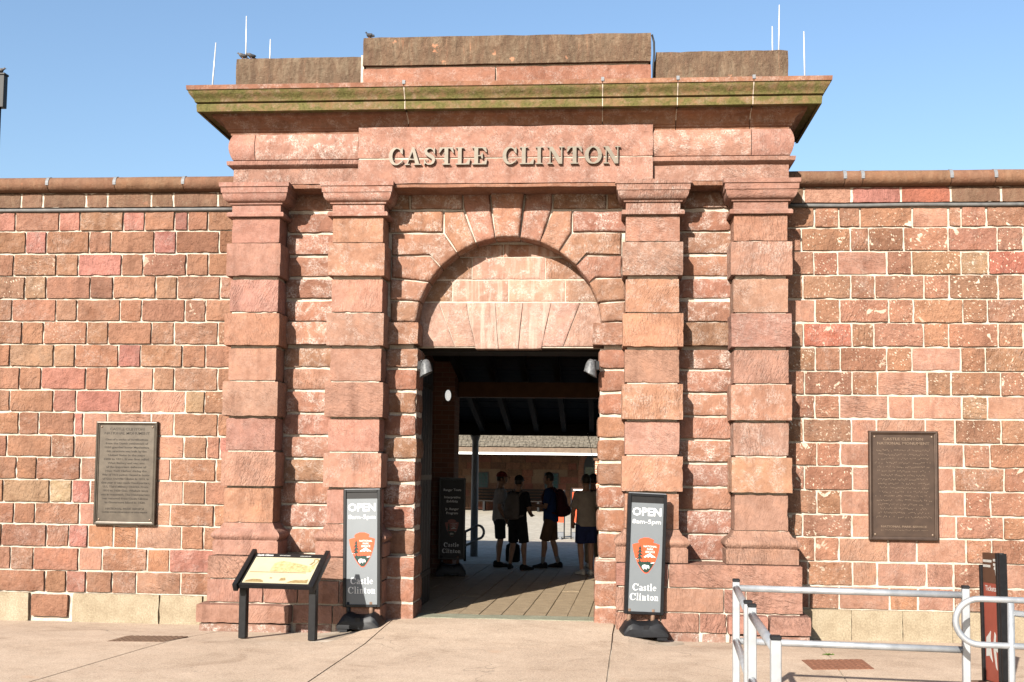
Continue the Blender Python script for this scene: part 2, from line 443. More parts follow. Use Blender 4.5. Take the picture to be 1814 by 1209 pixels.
def to_mesh(bm, smooth=None, name='mesh'):
    me = bpy.data.meshes.new(name)
    bmesh.ops.recalc_face_normals(bm, faces=bm.faces[:])
    bm.to_mesh(me)
    bm.free()
    if smooth is not None:
        me.polygons.foreach_set('use_smooth', [True] * len(me.polygons))
        if smooth < 3: me.set_sharp_from_angle(angle=smooth)
    return me
def pmesh(verts, faces, smooth=None):
    bm = bmesh.new()
    vs = [bm.verts.new(v) for v in verts]
    for f in faces:
        try: bm.faces.new([vs[i] for i in f])
        except ValueError: pass
    return to_mesh(bm, smooth)
def bx(bm, x0, x1, y0, y1, z0, z1, mat=0, M4=None):
    vs = [bm.verts.new((x, y, z)) for x in (x0, x1) for y in (y0, y1) for z in (z0, z1)]
    if M4 is not None:
        for v in vs: v.co = M4 @ v.co
    for f in ((0, 1, 3, 2), (4, 6, 7, 5), (0, 4, 5, 1), (2, 3, 7, 6), (0, 2, 6, 4), (1, 5, 7, 3)):
        fc = bm.faces.new([vs[i] for i in f])
        fc.material_index = mat
    return vs
def bevel_mesh(bm, w, seg=2):
    bmesh.ops.bevel(bm, geom=bm.edges[:], offset=w, segments=seg, affect='EDGES', profile=0.6)
def box_obj(name, x0, x1, y0, y1, z0, z1, mat, parent=None, bev=0.0, color=None, **props):
    c = Vector(((x0 + x1) / 2, (y0 + y1) / 2, (z0 + z1) / 2))
    bm = bmesh.new()
    bx(bm, x0 - c.x, x1 - c.x, y0 - c.y, y1 - c.y, z0 - c.z, z1 - c.z)
    if bev: bevel_mesh(bm, bev)
    return finish(name, to_mesh(bm, 0.6 if bev else None), mat, parent, c, color, **props)
def tube(bm, pts, r, n=10, cap=True, rs=None, sq=False, mat=0):
    """A tube along points (parallel-transported rings)."""
    pts = [Vector(p) for p in pts]
    rings = []
    t0 = (pts[1] - pts[0]).normalized()
    a = Vector((0, 0, 1)) if abs(t0.z) < 0.9 else Vector((1, 0, 0))
    u = t0.cross(a).normalized()
    for i, p in enumerate(pts):
        t = (pts[min(i + 1, len(pts) - 1)] - pts[max(i - 1, 0)]).normalized()
        u = (u - t * u.dot(t)).normalized()
        v = t.cross(u)
        rr = rs[i] if rs else r
        ring = []
        for k in range(n):
            th = 2 * pi * k / n
            ring.append(bm.verts.new(p + (u * cos(th) + v * sin(th)) * rr))
        rings.append(ring)
    for a_, b_ in zip(rings, rings[1:]):
        for k in range(n):
            f = bm.faces.new((a_[k], a_[(k + 1) % n], b_[(k + 1) % n], b_[k]))
            f.smooth = True
            f.material_index = mat
    if cap:
        for rg in (rings[0], rings[-1]):
            f = bm.faces.new(rg)
            f.material_index = mat
def tube_obj(name, pts, r, mat, parent=None, n=10, rs=None):
    c = Vector(pts[0])
    bm = bmesh.new()
    tube(bm, [Vector(p) - c for p in pts], r, n, rs=rs)
    return finish(name, to_mesh(bm), mat, parent, c)

def rstone(x0, x1, y0, y1, z0, z1, r=0.012, amp=0.006, wob=0.008, step=0.05, seed=0, back=False, freq=6.0):
    """A stone: subdivided box with worn arrises, uneven outline and an uneven face.  Origin at its centre."""
    c = Vector(((x0 + x1) / 2, (y0 + y1) / 2, (z0 + z1) / 2))
    h = Vector(((x1 - x0) / 2, (y1 - y0) / 2, (z1 - z0) / 2))
    so = Vector((seed * 7.31 % 113, seed * 3.17 % 89, seed * 5.71 % 97))
    n = [max(2, min(16, int(round(2 * a / step)))) for a in h]
    n[1] = max(1, min(5, int(round(2 * h.y / (step * 1.6)))))
    vd, verts, faces = {}, [], []
    def co(axis_vals):
        p = Vector(axis_vals)
        inner = Vector([max(-(a - r), min(a - r, q)) if a > r else 0 for a, q in zip(h, p)])
        d = p - inner
        d.y = min(d.y, 0) if not back else d.y
        if d.length > 1e-9:
            p = Vector((inner.x, p.y if d.y == 0 else inner.y, inner.z)) + d.normalized() * min(r, d.length if d.length < r else r)
            ch = noise.noise((p + c + so) * 11)
            dxz = Vector((d.x, 0, d.z))
            if ch > 0.22 and dxz.length > r * 0.5: p = p - dxz.normalized() * min(0.006, (ch - 0.22) * 0.022) + Vector((0, min(0.006, (ch - 0.22) * 0.022), 0))
        q = p + c + so
        if wob:
            w = Vector((noise.noise(q * 9), 0, noise.noise(q * 9 + Vector((31, 7, 5)))))
            w2 = Vector((noise.noise(q * 28 + Vector((3, 9, 1))), 0, noise.noise(q * 28 + Vector((11, 2, 8)))))
            p = p + w * wob + w2 * (wob * 0.5)
        if amp and p.y < h.y * 0.9:
            f = noise.noise(Vector((q.x * freq, q.y, q.z * freq))) + 0.5 * noise.noise(Vector((q.x * freq * 2.7, q.y + 4, q.z * freq * 2.7)))
            p.y += f * amp
        return p
    def vid(i, j, k):
        key = (i, j, k)
        if key not in vd:
            p = co((-h.x + 2 * h.x * i / n[0], -h.y + 2 * h.y * j / n[1], -h.z + 2 * h.z * k / n[2]))
            vd[key] = len(verts)
            verts.append(p)
        return vd[key]
    nx, ny, nz = n
    for i in range(nx):
        for k in range(nz):
            faces.append((vid(i, 0, k), vid(i + 1, 0, k), vid(i + 1, 0, k + 1), vid(i, 0, k + 1)))
            if back: faces.append((vid(i, ny, k), vid(i, ny, k + 1), vid(i + 1, ny, k + 1), vid(i + 1, ny, k)))
    for j in range(ny):
        for k in range(nz):
            faces.append((vid(0, j, k), vid(0, j, k + 1), vid(0, j + 1, k + 1), vid(0, j + 1, k)))
            faces.append((vid(nx, j, k), vid(nx, j + 1, k), vid(nx, j + 1, k + 1), vid(nx, j, k + 1)))
        for i in range(nx):
            faces.append((vid(i, j, 0), vid(i, j + 1, 0), vid(i + 1, j + 1, 0), vid(i + 1, j, 0)))
            faces.append((vid(i, j, nz), vid(i + 1, j, nz), vid(i + 1, j + 1, nz), vid(i, j + 1, nz)))
    me = bpy.data.meshes.new('stone')
    me.from_pydata(verts, [], faces)
    me.polygons.foreach_set('use_smooth', [True] * len(me.polygons))
    me.set_sharp_from_angle(angle=0.6)
    return me, c
SEED = [0]
def stone(parent, x0, x1, y0, y1, z0, z1, mat, color, r=0.012, amp=0.006, wob=0.008, step=0.05, name='stone', salt=0.0, peck=0.0, freq=6.0, back=False):
    SEED[0] += 1
    me, c = rstone(x0, x1, y0, y1, z0, z1, r, amp, wob, step, SEED[0], back, freq)
    o = finish(name, me, mat, parent, c, color)
    o['salt'] = salt
    o['peck'] = peck
    return o
def poly_stone(parent, poly, y0, y1, mat, color, r=0.015, amp=0.006, wob=0.005, name='voussoir', salt=0.0, peck=0.0, gap=0.008):
    """A stone of any convex outline (x, z), front at y0, sides back to y1."""
    SEED[0] += 1
    seed = SEED[0]
    n = len(poly)
    cx = sum(p[0] for p in poly) / n
    cz = sum(p[1] for p in poly) / n
    pts = []
    for i in range(n):
        a, b_ = poly[i], poly[(i + 1) % n]
        ln = math.hypot(b_[0] - a[0], b_[1] - a[1])
        k = max(1, int(round(ln / 0.055)))
        for j in range(k):
            t = j / k
            pts.append((a[0] + (b_[0] - a[0]) * t - cx, a[1] + (b_[1] - a[1]) * t - cz))
    def inset(d):
        out = []
        for x, z in pts:
            l = math.hypot(x, z)
            k = max(0.05, 1 - d / max(l, 1e-6))
            out.append((x * k, z * k))
        return out
    yc = y0
    so = Vector((seed * 7.31 % 113, seed * 3.17 % 89, seed * 5.71 % 97))
    verts, faces, rings = [], [], []
    specs = [(gap, y1 - yc), (gap, r), (gap + r * 0.3, r * 0.3), (gap + r, 0.0)]
    for d, y in specs:
        rings.append([(x, y, z) for x, z in inset(d)])
    base = inset(gap + r)
    for s in (0.75, 0.5, 0.25):
        rings.append([(x * s, 0.0, z * s) for x, z in base])
    idx = []
    for ri, rg in enumerate(rings):
        row = []
        for x, y, z in rg:
            q = Vector((x, 0, z)) + so
            x += noise.noise(q * 9) * wob
            z += noise.noise(q * 9 + Vector((31, 7, 5))) * wob
            if ri > 0: y += (noise.noise(q * 6) + 0.5 * noise.noise(q * 16)) * amp
            row.append(len(verts))
            verts.append((x, y, z))
        idx.append(row)
    m = len(pts)
    for a, b_ in zip(idx, idx[1:]):
        for i in range(m):
            faces.append((a[i], a[(i + 1) % m], b_[(i + 1) % m], b_[i]))
    verts.append((0, noise.noise(so * 6) * amp, 0))
    for i in range(m):
        faces.append((idx[-1][i], idx[-1][(i + 1) % m], len(verts) - 1))
    bm = bmesh.new()
    vs = [bm.verts.new(v) for v in verts]
    for f in faces: bm.faces.new([vs[i] for i in f])
    o = finish(name, to_mesh(bm, 0.9), mat, parent, (cx, yc, cz), color)
    o['salt'] = salt
    o['peck'] = peck
    return o

def prism(bm, poly, y0, y1, mat=0):
    """flat polygon (x, z) given depth: front at y0, back at y1"""
    n = len(poly)
    a = [bm.verts.new((x, y0, z)) for x, z in poly]
    b_ = [bm.verts.new((x, y1, z)) for x, z in poly]
    try:
        f = bm.faces.new(a)
        f.material_index = mat
    except ValueError: return
    for i in range(n):
        f = bm.faces.new((a[i], b_[i], b_[(i + 1) % n], a[(i + 1) % n]))
        f.material_index = mat
def jit(c, a=0.08):
    k = 0.475 * (1 + random.uniform(-a, a))
    return tuple(max(0.005, v * k * (1 + random.uniform(-a, a) * 0.45)) for v in c)
# stone colours, as the beds differ
TINT = {
    'b': (0.355, 0.182, 0.115), 'd': (0.300, 0.152, 0.094), 'p': (0.42, 0.188, 0.148), 'P': (0.40, 0.145, 0.098),
    'l': (0.42, 0.225, 0.155), 'o': (0.42, 0.205, 0.118), 't': (0.355, 0.215, 0.132), 'T': (0.46, 0.34, 0.20)}
DRESS = (0.408, 0.220, 0.162)
BAY = (0.375, 0.193, 0.128)

# ================================================================== GROUND
YW = 12.5                      # face of the walls (mortar plane)
ZB = [4.625, 4.397, 4.135, 3.874, 3.608, 3.346, 3.082, 2.82, 2.558, 2.302, 2.04, 1.786, 1.528, 1.266, 1.022, 0.762, 0.50, 0.252, -0.06]
def smooth(t):
    t = max(0.0, min(1.0, t))
    return t * t * (3 - 2 * t)
def gz(x, y):
    """height of the paving: falls a little towards the walls, ramps up into the gateway"""
    t = smooth((y - 10.6) / 1.9)
    k = smooth((1.75 - abs(x + 1.05)) / 0.6)
    return t * (-0.075 * (1 - k) + 0.07 * k)
bm = bmesh.new()
bx(bm, -260, 260, -160, 400, -1.2, -0.16)
structure(finish('ground', to_mesh(bm), M['plaza']))
# plaza in slabs: joints as surveyed
def jl(a, b):
    A, B = onG(*a), onG(*b)
    return lambda y: A.x + (B.x - A.x) * (y - A.y) / (B.y - A.y)
J1 = jl((57, 1207), (332, 1126))
J2 = jl((545, 1209), (690, 1112))
J3 = jl((1075, 1209), (1088, 1115))
J4 = jl((1500, 1207), (1455, 1142))
plaza = structure(bpy.data.objects.new('plaza', None))
COL.objects.link(plaza)
WPOS[plaza] = Vector((0, 0, 0))
far_l, far_r = (lambda y: -16.0), (lambda y: 14.0)
edges = [far_l, J1, J2, J3, J4, far_r]
YS = [-9.0, -3.0, 1.5, 4.0, 6.0, 7.5, 9.0, 9.8, 10.4, 10.9, 11.3, 11.7, 12.1, 12.5, 12.75]
def slab(fa, fb, y0, y1, gap=0.007):
    ys = [y0] + [y for y in YS if y0 < y < y1] + [y1]
    nx = 14
    verts, faces = [], []
    for j, y in enumerate(ys):
        yy = y + (gap * 0.6 if j == 0 else -gap * 0.6 if j == len(ys) - 1 else 0)
        xa, xb = fa(y) + gap, fb(y) - gap
        if xb - xa < 0.05: xb = xa + 0.05
        for i in range(nx + 1):
            x = xa + (xb - xa) * i / nx
            ww = noise.noise(Vector((x * 2.2, y * 3.1, 3))) * 0.010 if i in (0, nx) else 0
            verts.append((x + ww, yy, gz(x, yy)))
    N = nx + 1
    for j in range(len(ys) - 1):
        for i in range(nx):
            a = j * N + i
            faces.append((a, a + 1, a + N + 1, a + N))
    top = len(verts)
    for v in list(verts): verts.append((v[0], v[1], v[2] - 0.05))
    rim = [i for i in range(N)] + [j * N + nx for j in range(1, len(ys))] + [(len(ys) - 1) * N + i for i in range(nx - 1, -1, -1)] + [j * N for j in range(len(ys) - 2, 0, -1)]
    for a, b_ in zip(rim, rim[1:] + rim[:1]):
        faces.append((a, a + top, b_ + top, b_))
    me = bpy.data.meshes.new('slab')
    me.from_pydata(verts, [], faces)
    o = finish('paving_slab', me, M['plaza'], plaza)
    return o
for fa, fb in zip(edges, edges[1:]):
    ycut = {0: 4.6, 1: 5.5, 2: 4.2, 3: 5.1, 4: 4.6}[edges.index(fa)]
    slab(fa, fb, -9.0, ycut)
    slab(fa, fb, ycut, 12.72)
# joint bedding below the slabs
verts, faces = [], []
xs = [-16 + i * 0.5 for i in range(61)]
for y in YS:
    for x in xs: verts.append((x, y, gz(x, y) - 0.007))
for j in range(len(YS) - 1):
    for i in range(len(xs) - 1):
        a = j * len(xs) + i
        faces.append((a, a + 1, a + len(xs) + 1, a + len(xs)))
M['joint'] = mottled('joint filler', (0.20, 0.155, 0.11), (0.42, 0.34, 0.26), 1.6, 0.95, 0.3, 0.004, 0.1, c3=(0.66, 0.56, 0.45))
finish('joint_filler', pmesh(verts, faces), M['joint'], plaza)

# ================================================================== CURTAIN WALLS
LEFT = {
 'corbel': (3, [120, 230, 448, 558, 780, 893, 1118], 'dbdbbbbb'),
 'A': (3, [82, 305, 412, 632, 740, 893, 960, 1063], 'pbpbpbpbb'),
 'B': (3, [135, 240, 458, 568, 788, 900, 1120], 'dpddbpdd'),
 'C': (3, [72, 290, 402, 622, 732, 953, 1065], 'dbbpbbbb'),
 'D': (3, [130, 240, 463, 580, 797, 905, 1125], 'ttbdbbbb'),
 'E': (3, [65, 288, 395, 615, 725, 945, 1052], 'bbbbbbbb'),
 'F': (3, [115, 225, 445, 555, 775, 890, 1113], 'bbbbbbbb'),
 'G': (3, [55, 278, 385, 607, 720, 932, 1050], 'bttbpbbb'),
 'H': (3, [103, 213, 440, 550, 783, 890, 1112], 'bbpblbbb'),
 'I': (4, [42, 218, 310, 487, 573, 752, 830], 'bbppbltb'),
 'J': (4, [78, 158, 302, 338, 435, 612, 705, 882], 'bbbplllbb'),
 'K': (4, [30, 210, 303, 455, 620, 745, 838, 890], 'bbblllbbp'),
 'L': (4, [68, 150, 328, 430, 610, 690, 875], 'bbblllbb'),
 'M': (4, [15, 203, 293, 365, 540, 742, 832], 'btTpllbb'),
 'N': (4, [58, 143, 322, 450, 560, 690, 867], 'bbblllbb'),
 'O': (4, [8, 190, 280, 357, 460, 553, 735, 825], 'bbbpoolbb'),
 'P': (4, [45, 137, 320, 415, 597, 687], 'bbblbop'),
 'Q': (4, [185, 270, 350, 455, 552, 732], 'bbpbblb'),
}
RIGHT = {
 'corbel': (3, [122, 365, 615, 868, 1125], 'blpPdd'),
 'A': (3, [178, 303, 410, 678, 862, 925, 1055], 'bbbblbbb'),
 'B': (3, [112, 362, 455, 633, 860, 1110, 1243], 'bbbdbbbb'),
 'C': (3, [175, 297, 548, 675, 925, 1065], 'bblbbtP'),
 'D': (3, [120, 363, 487, 737, 865, 1115, 1243], 'bbbbbdbb'),
 'E': (3, [183, 308, 557, 683, 935, 1060], 'lbbbbbb'),
 'F': (3, [122, 370, 482, 735, 863, 1115, 1243], 'bPbbbbbb'),
 'G': (3, [183, 310, 547, 675, 925, 1050], 'bbbblbb'),
 'H': (3, [128, 370, 500, 755, 875, 1128], 'bbblbbb'),
 'I': (4, [372, 472, 670, 770, 968, 1070], 'bbllltl'),
 'J': (4, [325, 520, 622, 820, 940, 1125], 'bbllldb'),
 'K': (4, [380, 475, 600, 790, 975, 1080], 'bblllbb'),
 'L': (4, [330, 525, 640, 830, 937, 1138], 'bblllbb'),
 'M': (4, [380, 477, 620, 780, 980, 1083], 'bblllbb'),
 'N': (4, [323, 522, 650, 800, 945, 1135], 'bblllbb'),
 'O': (4, [372, 470, 670, 785, 985, 1088], 'bblllbb'),
 'P': (4, [345, 525, 625, 825, 935, 1130], 'bblllbl'),
 'Q': (4, [350, 470, 675, 790, 935, 1130], 'bblolbb'),
}
def curtain(side):
    left = side == 'L'
    rows = LEFT if left else RIGHT
    x_out, x_in = (-7.9, -4.05) if left else (5.55, 1.86)
    lab = ('long low sandstone wall left of the gateway, with salmon pink stones and few white flecks' if left
           else 'long low sandstone wall right of the gateway, its stones pecked with white flecks')
    bmc = bmesh.new()
    x0, x1 = min(x_out, x_in), max(x_out, x_in)
    base = Vector(((x0 + x1) / 2, YW, 0))
    bx(bmc, x0 + 0.02 - base.x, x1 - 0.02 - base.x, 0.0, 0.95, -0.3, 4.9)
    root = finish('stone_wall', to_mesh(bmc), M['mortar'], None, base)
    tag(root, lab, 'wall')
    root['kind'] = 'thing'
    letters = 'ABCDEFGHIJKLMNOPQ'
    for key, (zm, js, cols) in rows.items():
        if key == 'corbel': zt, zb = 4.842, 4.662
        else:
            i = letters.index(key)
            zt, zb = ZB[i], ZB[i + 1]
        zc = (zt + zb) / 2
        if left: px = [v / 2.879 if zm == 3 else v / 2.2846 for v in js]
        else: px = [1380 + v / 2.878 if zm == 3 else 1280 + v / 2.2846 for v in js]
        # image row at that height, then the true x of the joint
        xj = []
        for q in px:
            y = 600.0
            for _ in range(4): y += (PZ(q, y, YW) - zc) * 160
            xj.append(PX(q, y, YW))
        if left: xj = [x_out] + ([xj[0] - 0.62] if xj[0] - x_out > 0.9 else []) + xj + [x_in]
        else: xj = [x_in] + xj + ([xj[-1] + 0.45] if x_out - xj[-1] > 0.7 else []) + [x_out]
        cs = cols
        if left and len(xj) - 1 > len(cs): cs = 'b' + cs
        if not left and len(xj) - 1 > len(cs): cs = cs + 'b'
        while len(cs) < len(xj) - 1: cs = cs + 'b'
        for a, b_, cc in zip(xj, xj[1:], cs):
            if b_ - a < 0.04: continue
            mg = 0.0100
            smooth_st = cc in 'lo'
            yf = YW - (0.020 if not smooth_st else 0.010) - random.uniform(0, 0.008)
            zt2, zb2 = zt - mg + random.uniform(-.004, .003), zb + mg + random.uniform(-.003, .004)
            if key == 'corbel':
                stone(root, a + 0.008, b_ - 0.008, YW - 0.055, YW + 0.02, zb + 0.004, zt - 0.003, M['part_grimy' if cc in 'db' else 'wall_stone'], jit(TINT[cc]), 0.014, 0.008, 0.006, 0.055)
                continue
            pk = 0.0
            if not left and cc in 'bdtP' and key in 'ABCDEFGHIJKLMN': pk = random.choice((1.0, 0.9, 0.75, 0.55, 0.9))
            elif not left and cc in 'bd': pk = 0.6
            elif left and cc in 'tb' and random.random() < 0.08: pk = 0.5
            if left and key == 'D' and cc == 't': pk = 1.0
            if smooth_st: stone(root, a + mg, b_ - mg, yf, YW + 0.02, zb2, zt2, M['dressed'], jit(TINT[cc], 0.07), 0.006, 0.0025, 0.004, 0.07, salt=0.15, peck=0.12 if not left else 0)
            else: stone(root, a + mg, b_ - mg, yf, YW + 0.02, zb2, zt2, M['wall_stone'], jit(TINT[cc], 0.10), 0.0045, 0.009, 0.0055, 0.036, salt=random.choice((0, 0.1, 0.3)), peck=pk, freq=8)
    box_obj('mortar_bed', x0 + 0.03, x1 - 0.03, YW - 0.042, YW + 0.03, 4.672, 4.836, M['mortar'], root)
    # foundation course
    zt, zb = ZB[-2] - 0.004, -0.3
    if left:
        fx = [x_out] + [PX(v / 2.2846, 680 + 905 / 2.2846, YW) for v in (125, 297, 650, 826)] + [x_in]
        for a, b_, cc in zip(fx, fx[1:], 'TbTTT'):
            if cc == 'b': stone(root, a + 0.02, b_ - 0.05, YW - 0.045, YW + 0.02, -0.02, zt - 0.02, M['wall_stone'], jit(TINT['b']), 0.014, 0.006, 0.008, 0.05)
            else: stone(root, a + 0.006, b_ - 0.006, YW - 0.05, YW + 0.02, zb, zt, M['beige_stone'], TINT['T'], 0.012, 0.005, 0.006, 0.06, name='foundation_stone')
    else:
        fx = [x_in] + [PX(1280 + v / 2.2846, 680 + 975 / 2.2846, YW) for v in (518, 725, 925, 1150)] + [x_out]
        for a, b_ in zip(fx, fx[1:]):
            stone(root, a + 0.0005, b_ - 0.0005, YW - 0.05, YW + 0.02, zb, zt, M['beige_stone'], TINT['T'], 0.005, 0.003, 0.002, 0.06, name='foundation_stone')
    # half round coping
    if left: cj = [x_out] + [PX(v / 2.879, 322, YW - 0.12) for v in (-90, 250, 592, 940)] + [x_in + 0.1]
    else: cj = [x_in - 0.1] + [PX(1380 + v / 2.878, 315, YW - 0.12) for v in (333, 424, 875, 1100)] + [x_out]
    for i, (a, b_) in enumerate(zip(cj, cj[1:])):
        prof = []
        for k in range(13):
            th = -pi * 0.52 + pi * 1.04 * k / 12
            prof.append((-0.085 - cos(th) * 0.085, sin(th) * 0.082))
        prof = [(0.9, -0.082), (0.0, -0.086)] + prof + [(0.9, 0.095)]
        cx = (a + b_) / 2
        nx = max(2, int((b_ - a) / 0.12))
        verts, faces = [], []
        for ii in range(nx + 1):
            x = a + 0.004 + (b_ - a - 0.008) * ii / nx
            for (py, pz) in prof:
                w = noise.noise(Vector((x * 3, py * 9, pz * 9 + i))) * 0.004
                verts.append((x - cx, py + w, pz + w))
        N = len(prof)
        for ii in range(nx):
            for k in range(N - 1):
                q = ii * N + k
                faces.append((q, q + 1, q + N + 1, q + N))
        faces.append(tuple(range(N)))
        faces.append(tuple(nx * N + k for k in range(N)))
        me = pmesh(verts, faces, 0.9)
        cp = finish('coping_stone', me, M['coping'], root, (cx, YW, 4.925), jit((0.33, 0.155, 0.090), 0.1))
        cp['salt'] = 0.0
        cp['peck'] = 0.0
        if 0 < i:
            bmz = bmesh.new()
            pts = []
            for k in range(7):
                th = -0.25 + (pi * 0.5 + 0.2) * k / 6
                pts.append((-0.085 - cos(th) * 0.092, sin(th) * 0.088))
            for w0, w1 in ((-0.018, 0.018),):
                vv = []
                for (py, pz) in pts:
                    vv.append((bmz.verts.new((w0, py, pz)), bmz.verts.new((w1, py, pz)), bmz.verts.new((w0, py * 0.97, pz * 0.9)), bmz.verts.new((w1, py * 0.97, pz * 0.9))))
                for p, q in zip(vv, vv[1:]):
                    bmz.faces.new((p[0], p[1], q[1], q[0]))
                    bmz.faces.new((p[0], q[0], q[2], p[2]))
                    bmz.faces.new((p[1], p[3], q[3], q[1]))
                bmz.faces.new((vv[0][0], vv[0][2], vv[0][3], vv[0][1]))
            finish('joint_cap', to_mesh(bmz), M['zinc'], cp, (a, YW, 4.925))
    # conduit under the corbel course
    xa, xb = (x_out, -4.10) if left else (1.97, x_out)
    pts = []
    for i in range(13):
        x = xa + (xb - xa) * i / 12
        pts.append((x, YW - 0.035, 4.640 + noise.noise(Vector((x * 1.3, 2, 5))) * 0.006))
    cd = tube_obj('conduit', pts, 0.021, M['conduit'], None, 8)
    tag(cd, 'thin grey conduit run along the wall left of the gateway, under the coping' if left
        else 'thin grey conduit run along the wall right of the gateway, under the coping', 'conduit', 'grey conduits under the wall copings')
    return root
wall_l = curtain('L')
wall_r = curtain('R')

# ================================================================== GATEWAY
CX = -1.055                   # axis of the arch
R_IN, Z_SP = 1.035, 3.262     # arch radius, springing height
XJL, XJR = -2.055, -0.05      # door jambs
bm = bmesh.new()
GB = Vector((CX, YW, 0))
YG = YW - 0.032
def gbx(x0, x1, y0, y1, z0, z1): bx(bm, x0 - GB.x, x1 - GB.x, y0 - GB.y, y1 - GB.y, z0, z1)
gbx(-4.05, XJL - 0.02, YG, 12.86, -0.3, 3.05)
gbx(XJR + 0.02, 1.9, YG, 12.86, -0.3, 3.05)
gbx(-4.05, CX - R_IN - 0.03, YG, 13.35, 3.05, 4.84)
gbx(CX + R_IN + 0.03, 1.9, YG, 13.35, 3.05, 4.84)
# spandrel strips over the arch
ns = 96
for i in range(ns):
    a0 = -1 + 2 * i / ns
    a1 = -1 + 2 * (i + 1) / ns
    xa, xb = CX + a0 * (R_IN + 0.03), CX + a1 * (R_IN + 0.03)
    RC = R_IN + 0.012
    am = min(abs(xa - CX), abs(xb - CX))
    zz = Z_SP + sqrt(max(0, RC ** 2 - am ** 2)) + 0.002
    gbx(xa, xb, YG, YW + 0.27, max(zz, 3.26), 4.84)
gbx(CX - R_IN - 0.03, CX + R_IN + 0.03, YW + 0.36, 13.35, 3.22, 4.84)       # behind the tympanum
gbx(-4.09, 1.94, 12.20, 13.35, 4.842, 5.80)                                  # entablature core
gate = finish('stone_gateway', to_mesh(bm), M['mortar'], None, GB)
tag(gate, 'tall red sandstone gateway with four banded pilasters around a round arch', 'gateway')

def moulded(name, x0, x1, yf, prof, mat, parent, color, ret_l=True, ret_r=True, yback=YW, mats=None, salt=0.0, wob=0.003, step=0.09, peck=0.0):
    """Moulding swept along the front at yf with mitred returns; prof = (projection, z) from the bottom up."""
    SEED[0] += 1
    zc = (prof[0][1] + prof[-1][1]) / 2
    c = Vector(((x0 + x1) / 2, yf, zc))
    N = len(prof)
    path = []          # (fx, fy) functions of projection
    nx = max(1, int((x1 - x0) / step))
    cols = []
    if ret_l: cols.append([(x0 - p, yback, z) for p, z in prof])
    for i in range(nx + 1):
        t = i / nx
        col = []
        for p, z in prof:
            xa = x0 - (p if ret_l else 0)
            xb = x1 + (p if ret_r else 0)
            col.append((xa + (xb - xa) * t, yf - p, z))
        cols.append(col)
    if ret_r: cols.append([(x1 + p, yback, z) for p, z in prof])
    verts, faces, mi = [], [], []
    for ci, col in enumerate(cols):
        for k, v in enumerate(col):
            q = Vector(v)
            w = noise.noise(q * 6 + Vector((SEED[0], 0, 0))) * wob + noise.noise(q * 21) * wob * 0.6
            verts.append((v[0] - c.x, v[1] - c.y + w, v[2] - c.z + w * 0.7))
    for ci in range(len(cols) - 1):
        for k in range(N - 1):
            a = ci * N + k
            faces.append((a, a + N, a + N + 1, a + 1))
            mi.append(mats[k] if mats else 0)
    # top and bottom lids, end caps
    m = len(cols)
    yb = yback - c.y
    for kk in (0, N - 1):
        row = [ci * N + kk for ci in range(m)]
        b0 = len(verts)
        for r_ in row: verts.append((verts[r_][0], yb, verts[r_][2]))
        for i in range(m - 1):
            faces.append((row[i], row[i + 1], b0 + i + 1, b0 + i))
            mi.append(0)
    for has, ci in ((ret_l, 0), (ret_r, m - 1)):
        if not has:
            b0 = len(verts)
            for k in range(N): verts.append((verts[ci * N + k][0], yb, verts[ci * N + k][2]))
            for k in range(N - 1):
                faces.append((ci * N + k, ci * N + k + 1, b0 + k + 1, b0 + k))
                mi.append(mats[k] if mats else 0)
    bm = bmesh.new()
    vs = [bm.verts.new(v) for v in verts]
    for f, i in zip(faces, mi):
        try:
            fc = bm.faces.new([vs[q] for q in f])
            fc.material_index = i
        except ValueError: pass
    o = finish(name, to_mesh(bm, 0.55), mat, parent, c, color)
    o['salt'] = salt
    o['peck'] = peck
    return o
def curve_pts(p0, z0, p1, z1, kind, n=5):
    out = []
    for i in range(n + 1):
        t = i / n
        if kind == 'ovolo': a = sin(t * pi / 2); b_ = 1 - cos(t * pi / 2); out.append((p0 + (p1 - p0) * a, z0 + (z1 - z0) * b_))
        elif kind == 'cavetto': a = 1 - cos(t * pi / 2); b_ = sin(t * pi / 2); out.append((p0 + (p1 - p0) * a, z0 + (z1 - z0) * b_))
        elif kind == 'cyma': out.append((p0 + (p1 - p0) * (0.5 - 0.5 * cos(t * pi)), z0 + (z1 - z0) * t))
        elif kind == 'torus': out.append((p0 + (p1 - p0) * sin(t * pi), z0 + (z1 - z0) * t))
    return out
YS_F = 12.14                    # pilaster shaft face
SHAFTS = [(-4.128, -3.583), (-2.990, -2.418), (0.240, 0.817), (1.392, 1.963)]
BANDS = [(4.465, 4.182, 0), (4.172, 3.802, 1), (3.774, 3.410, 0), (3.398, 3.032, 1), (3.010, 2.652, 0), (2.640, 2.252, 1), (2.240, 1.882, 0), (1.868, 1.487, 1), (1.474, 1.092, 0)]
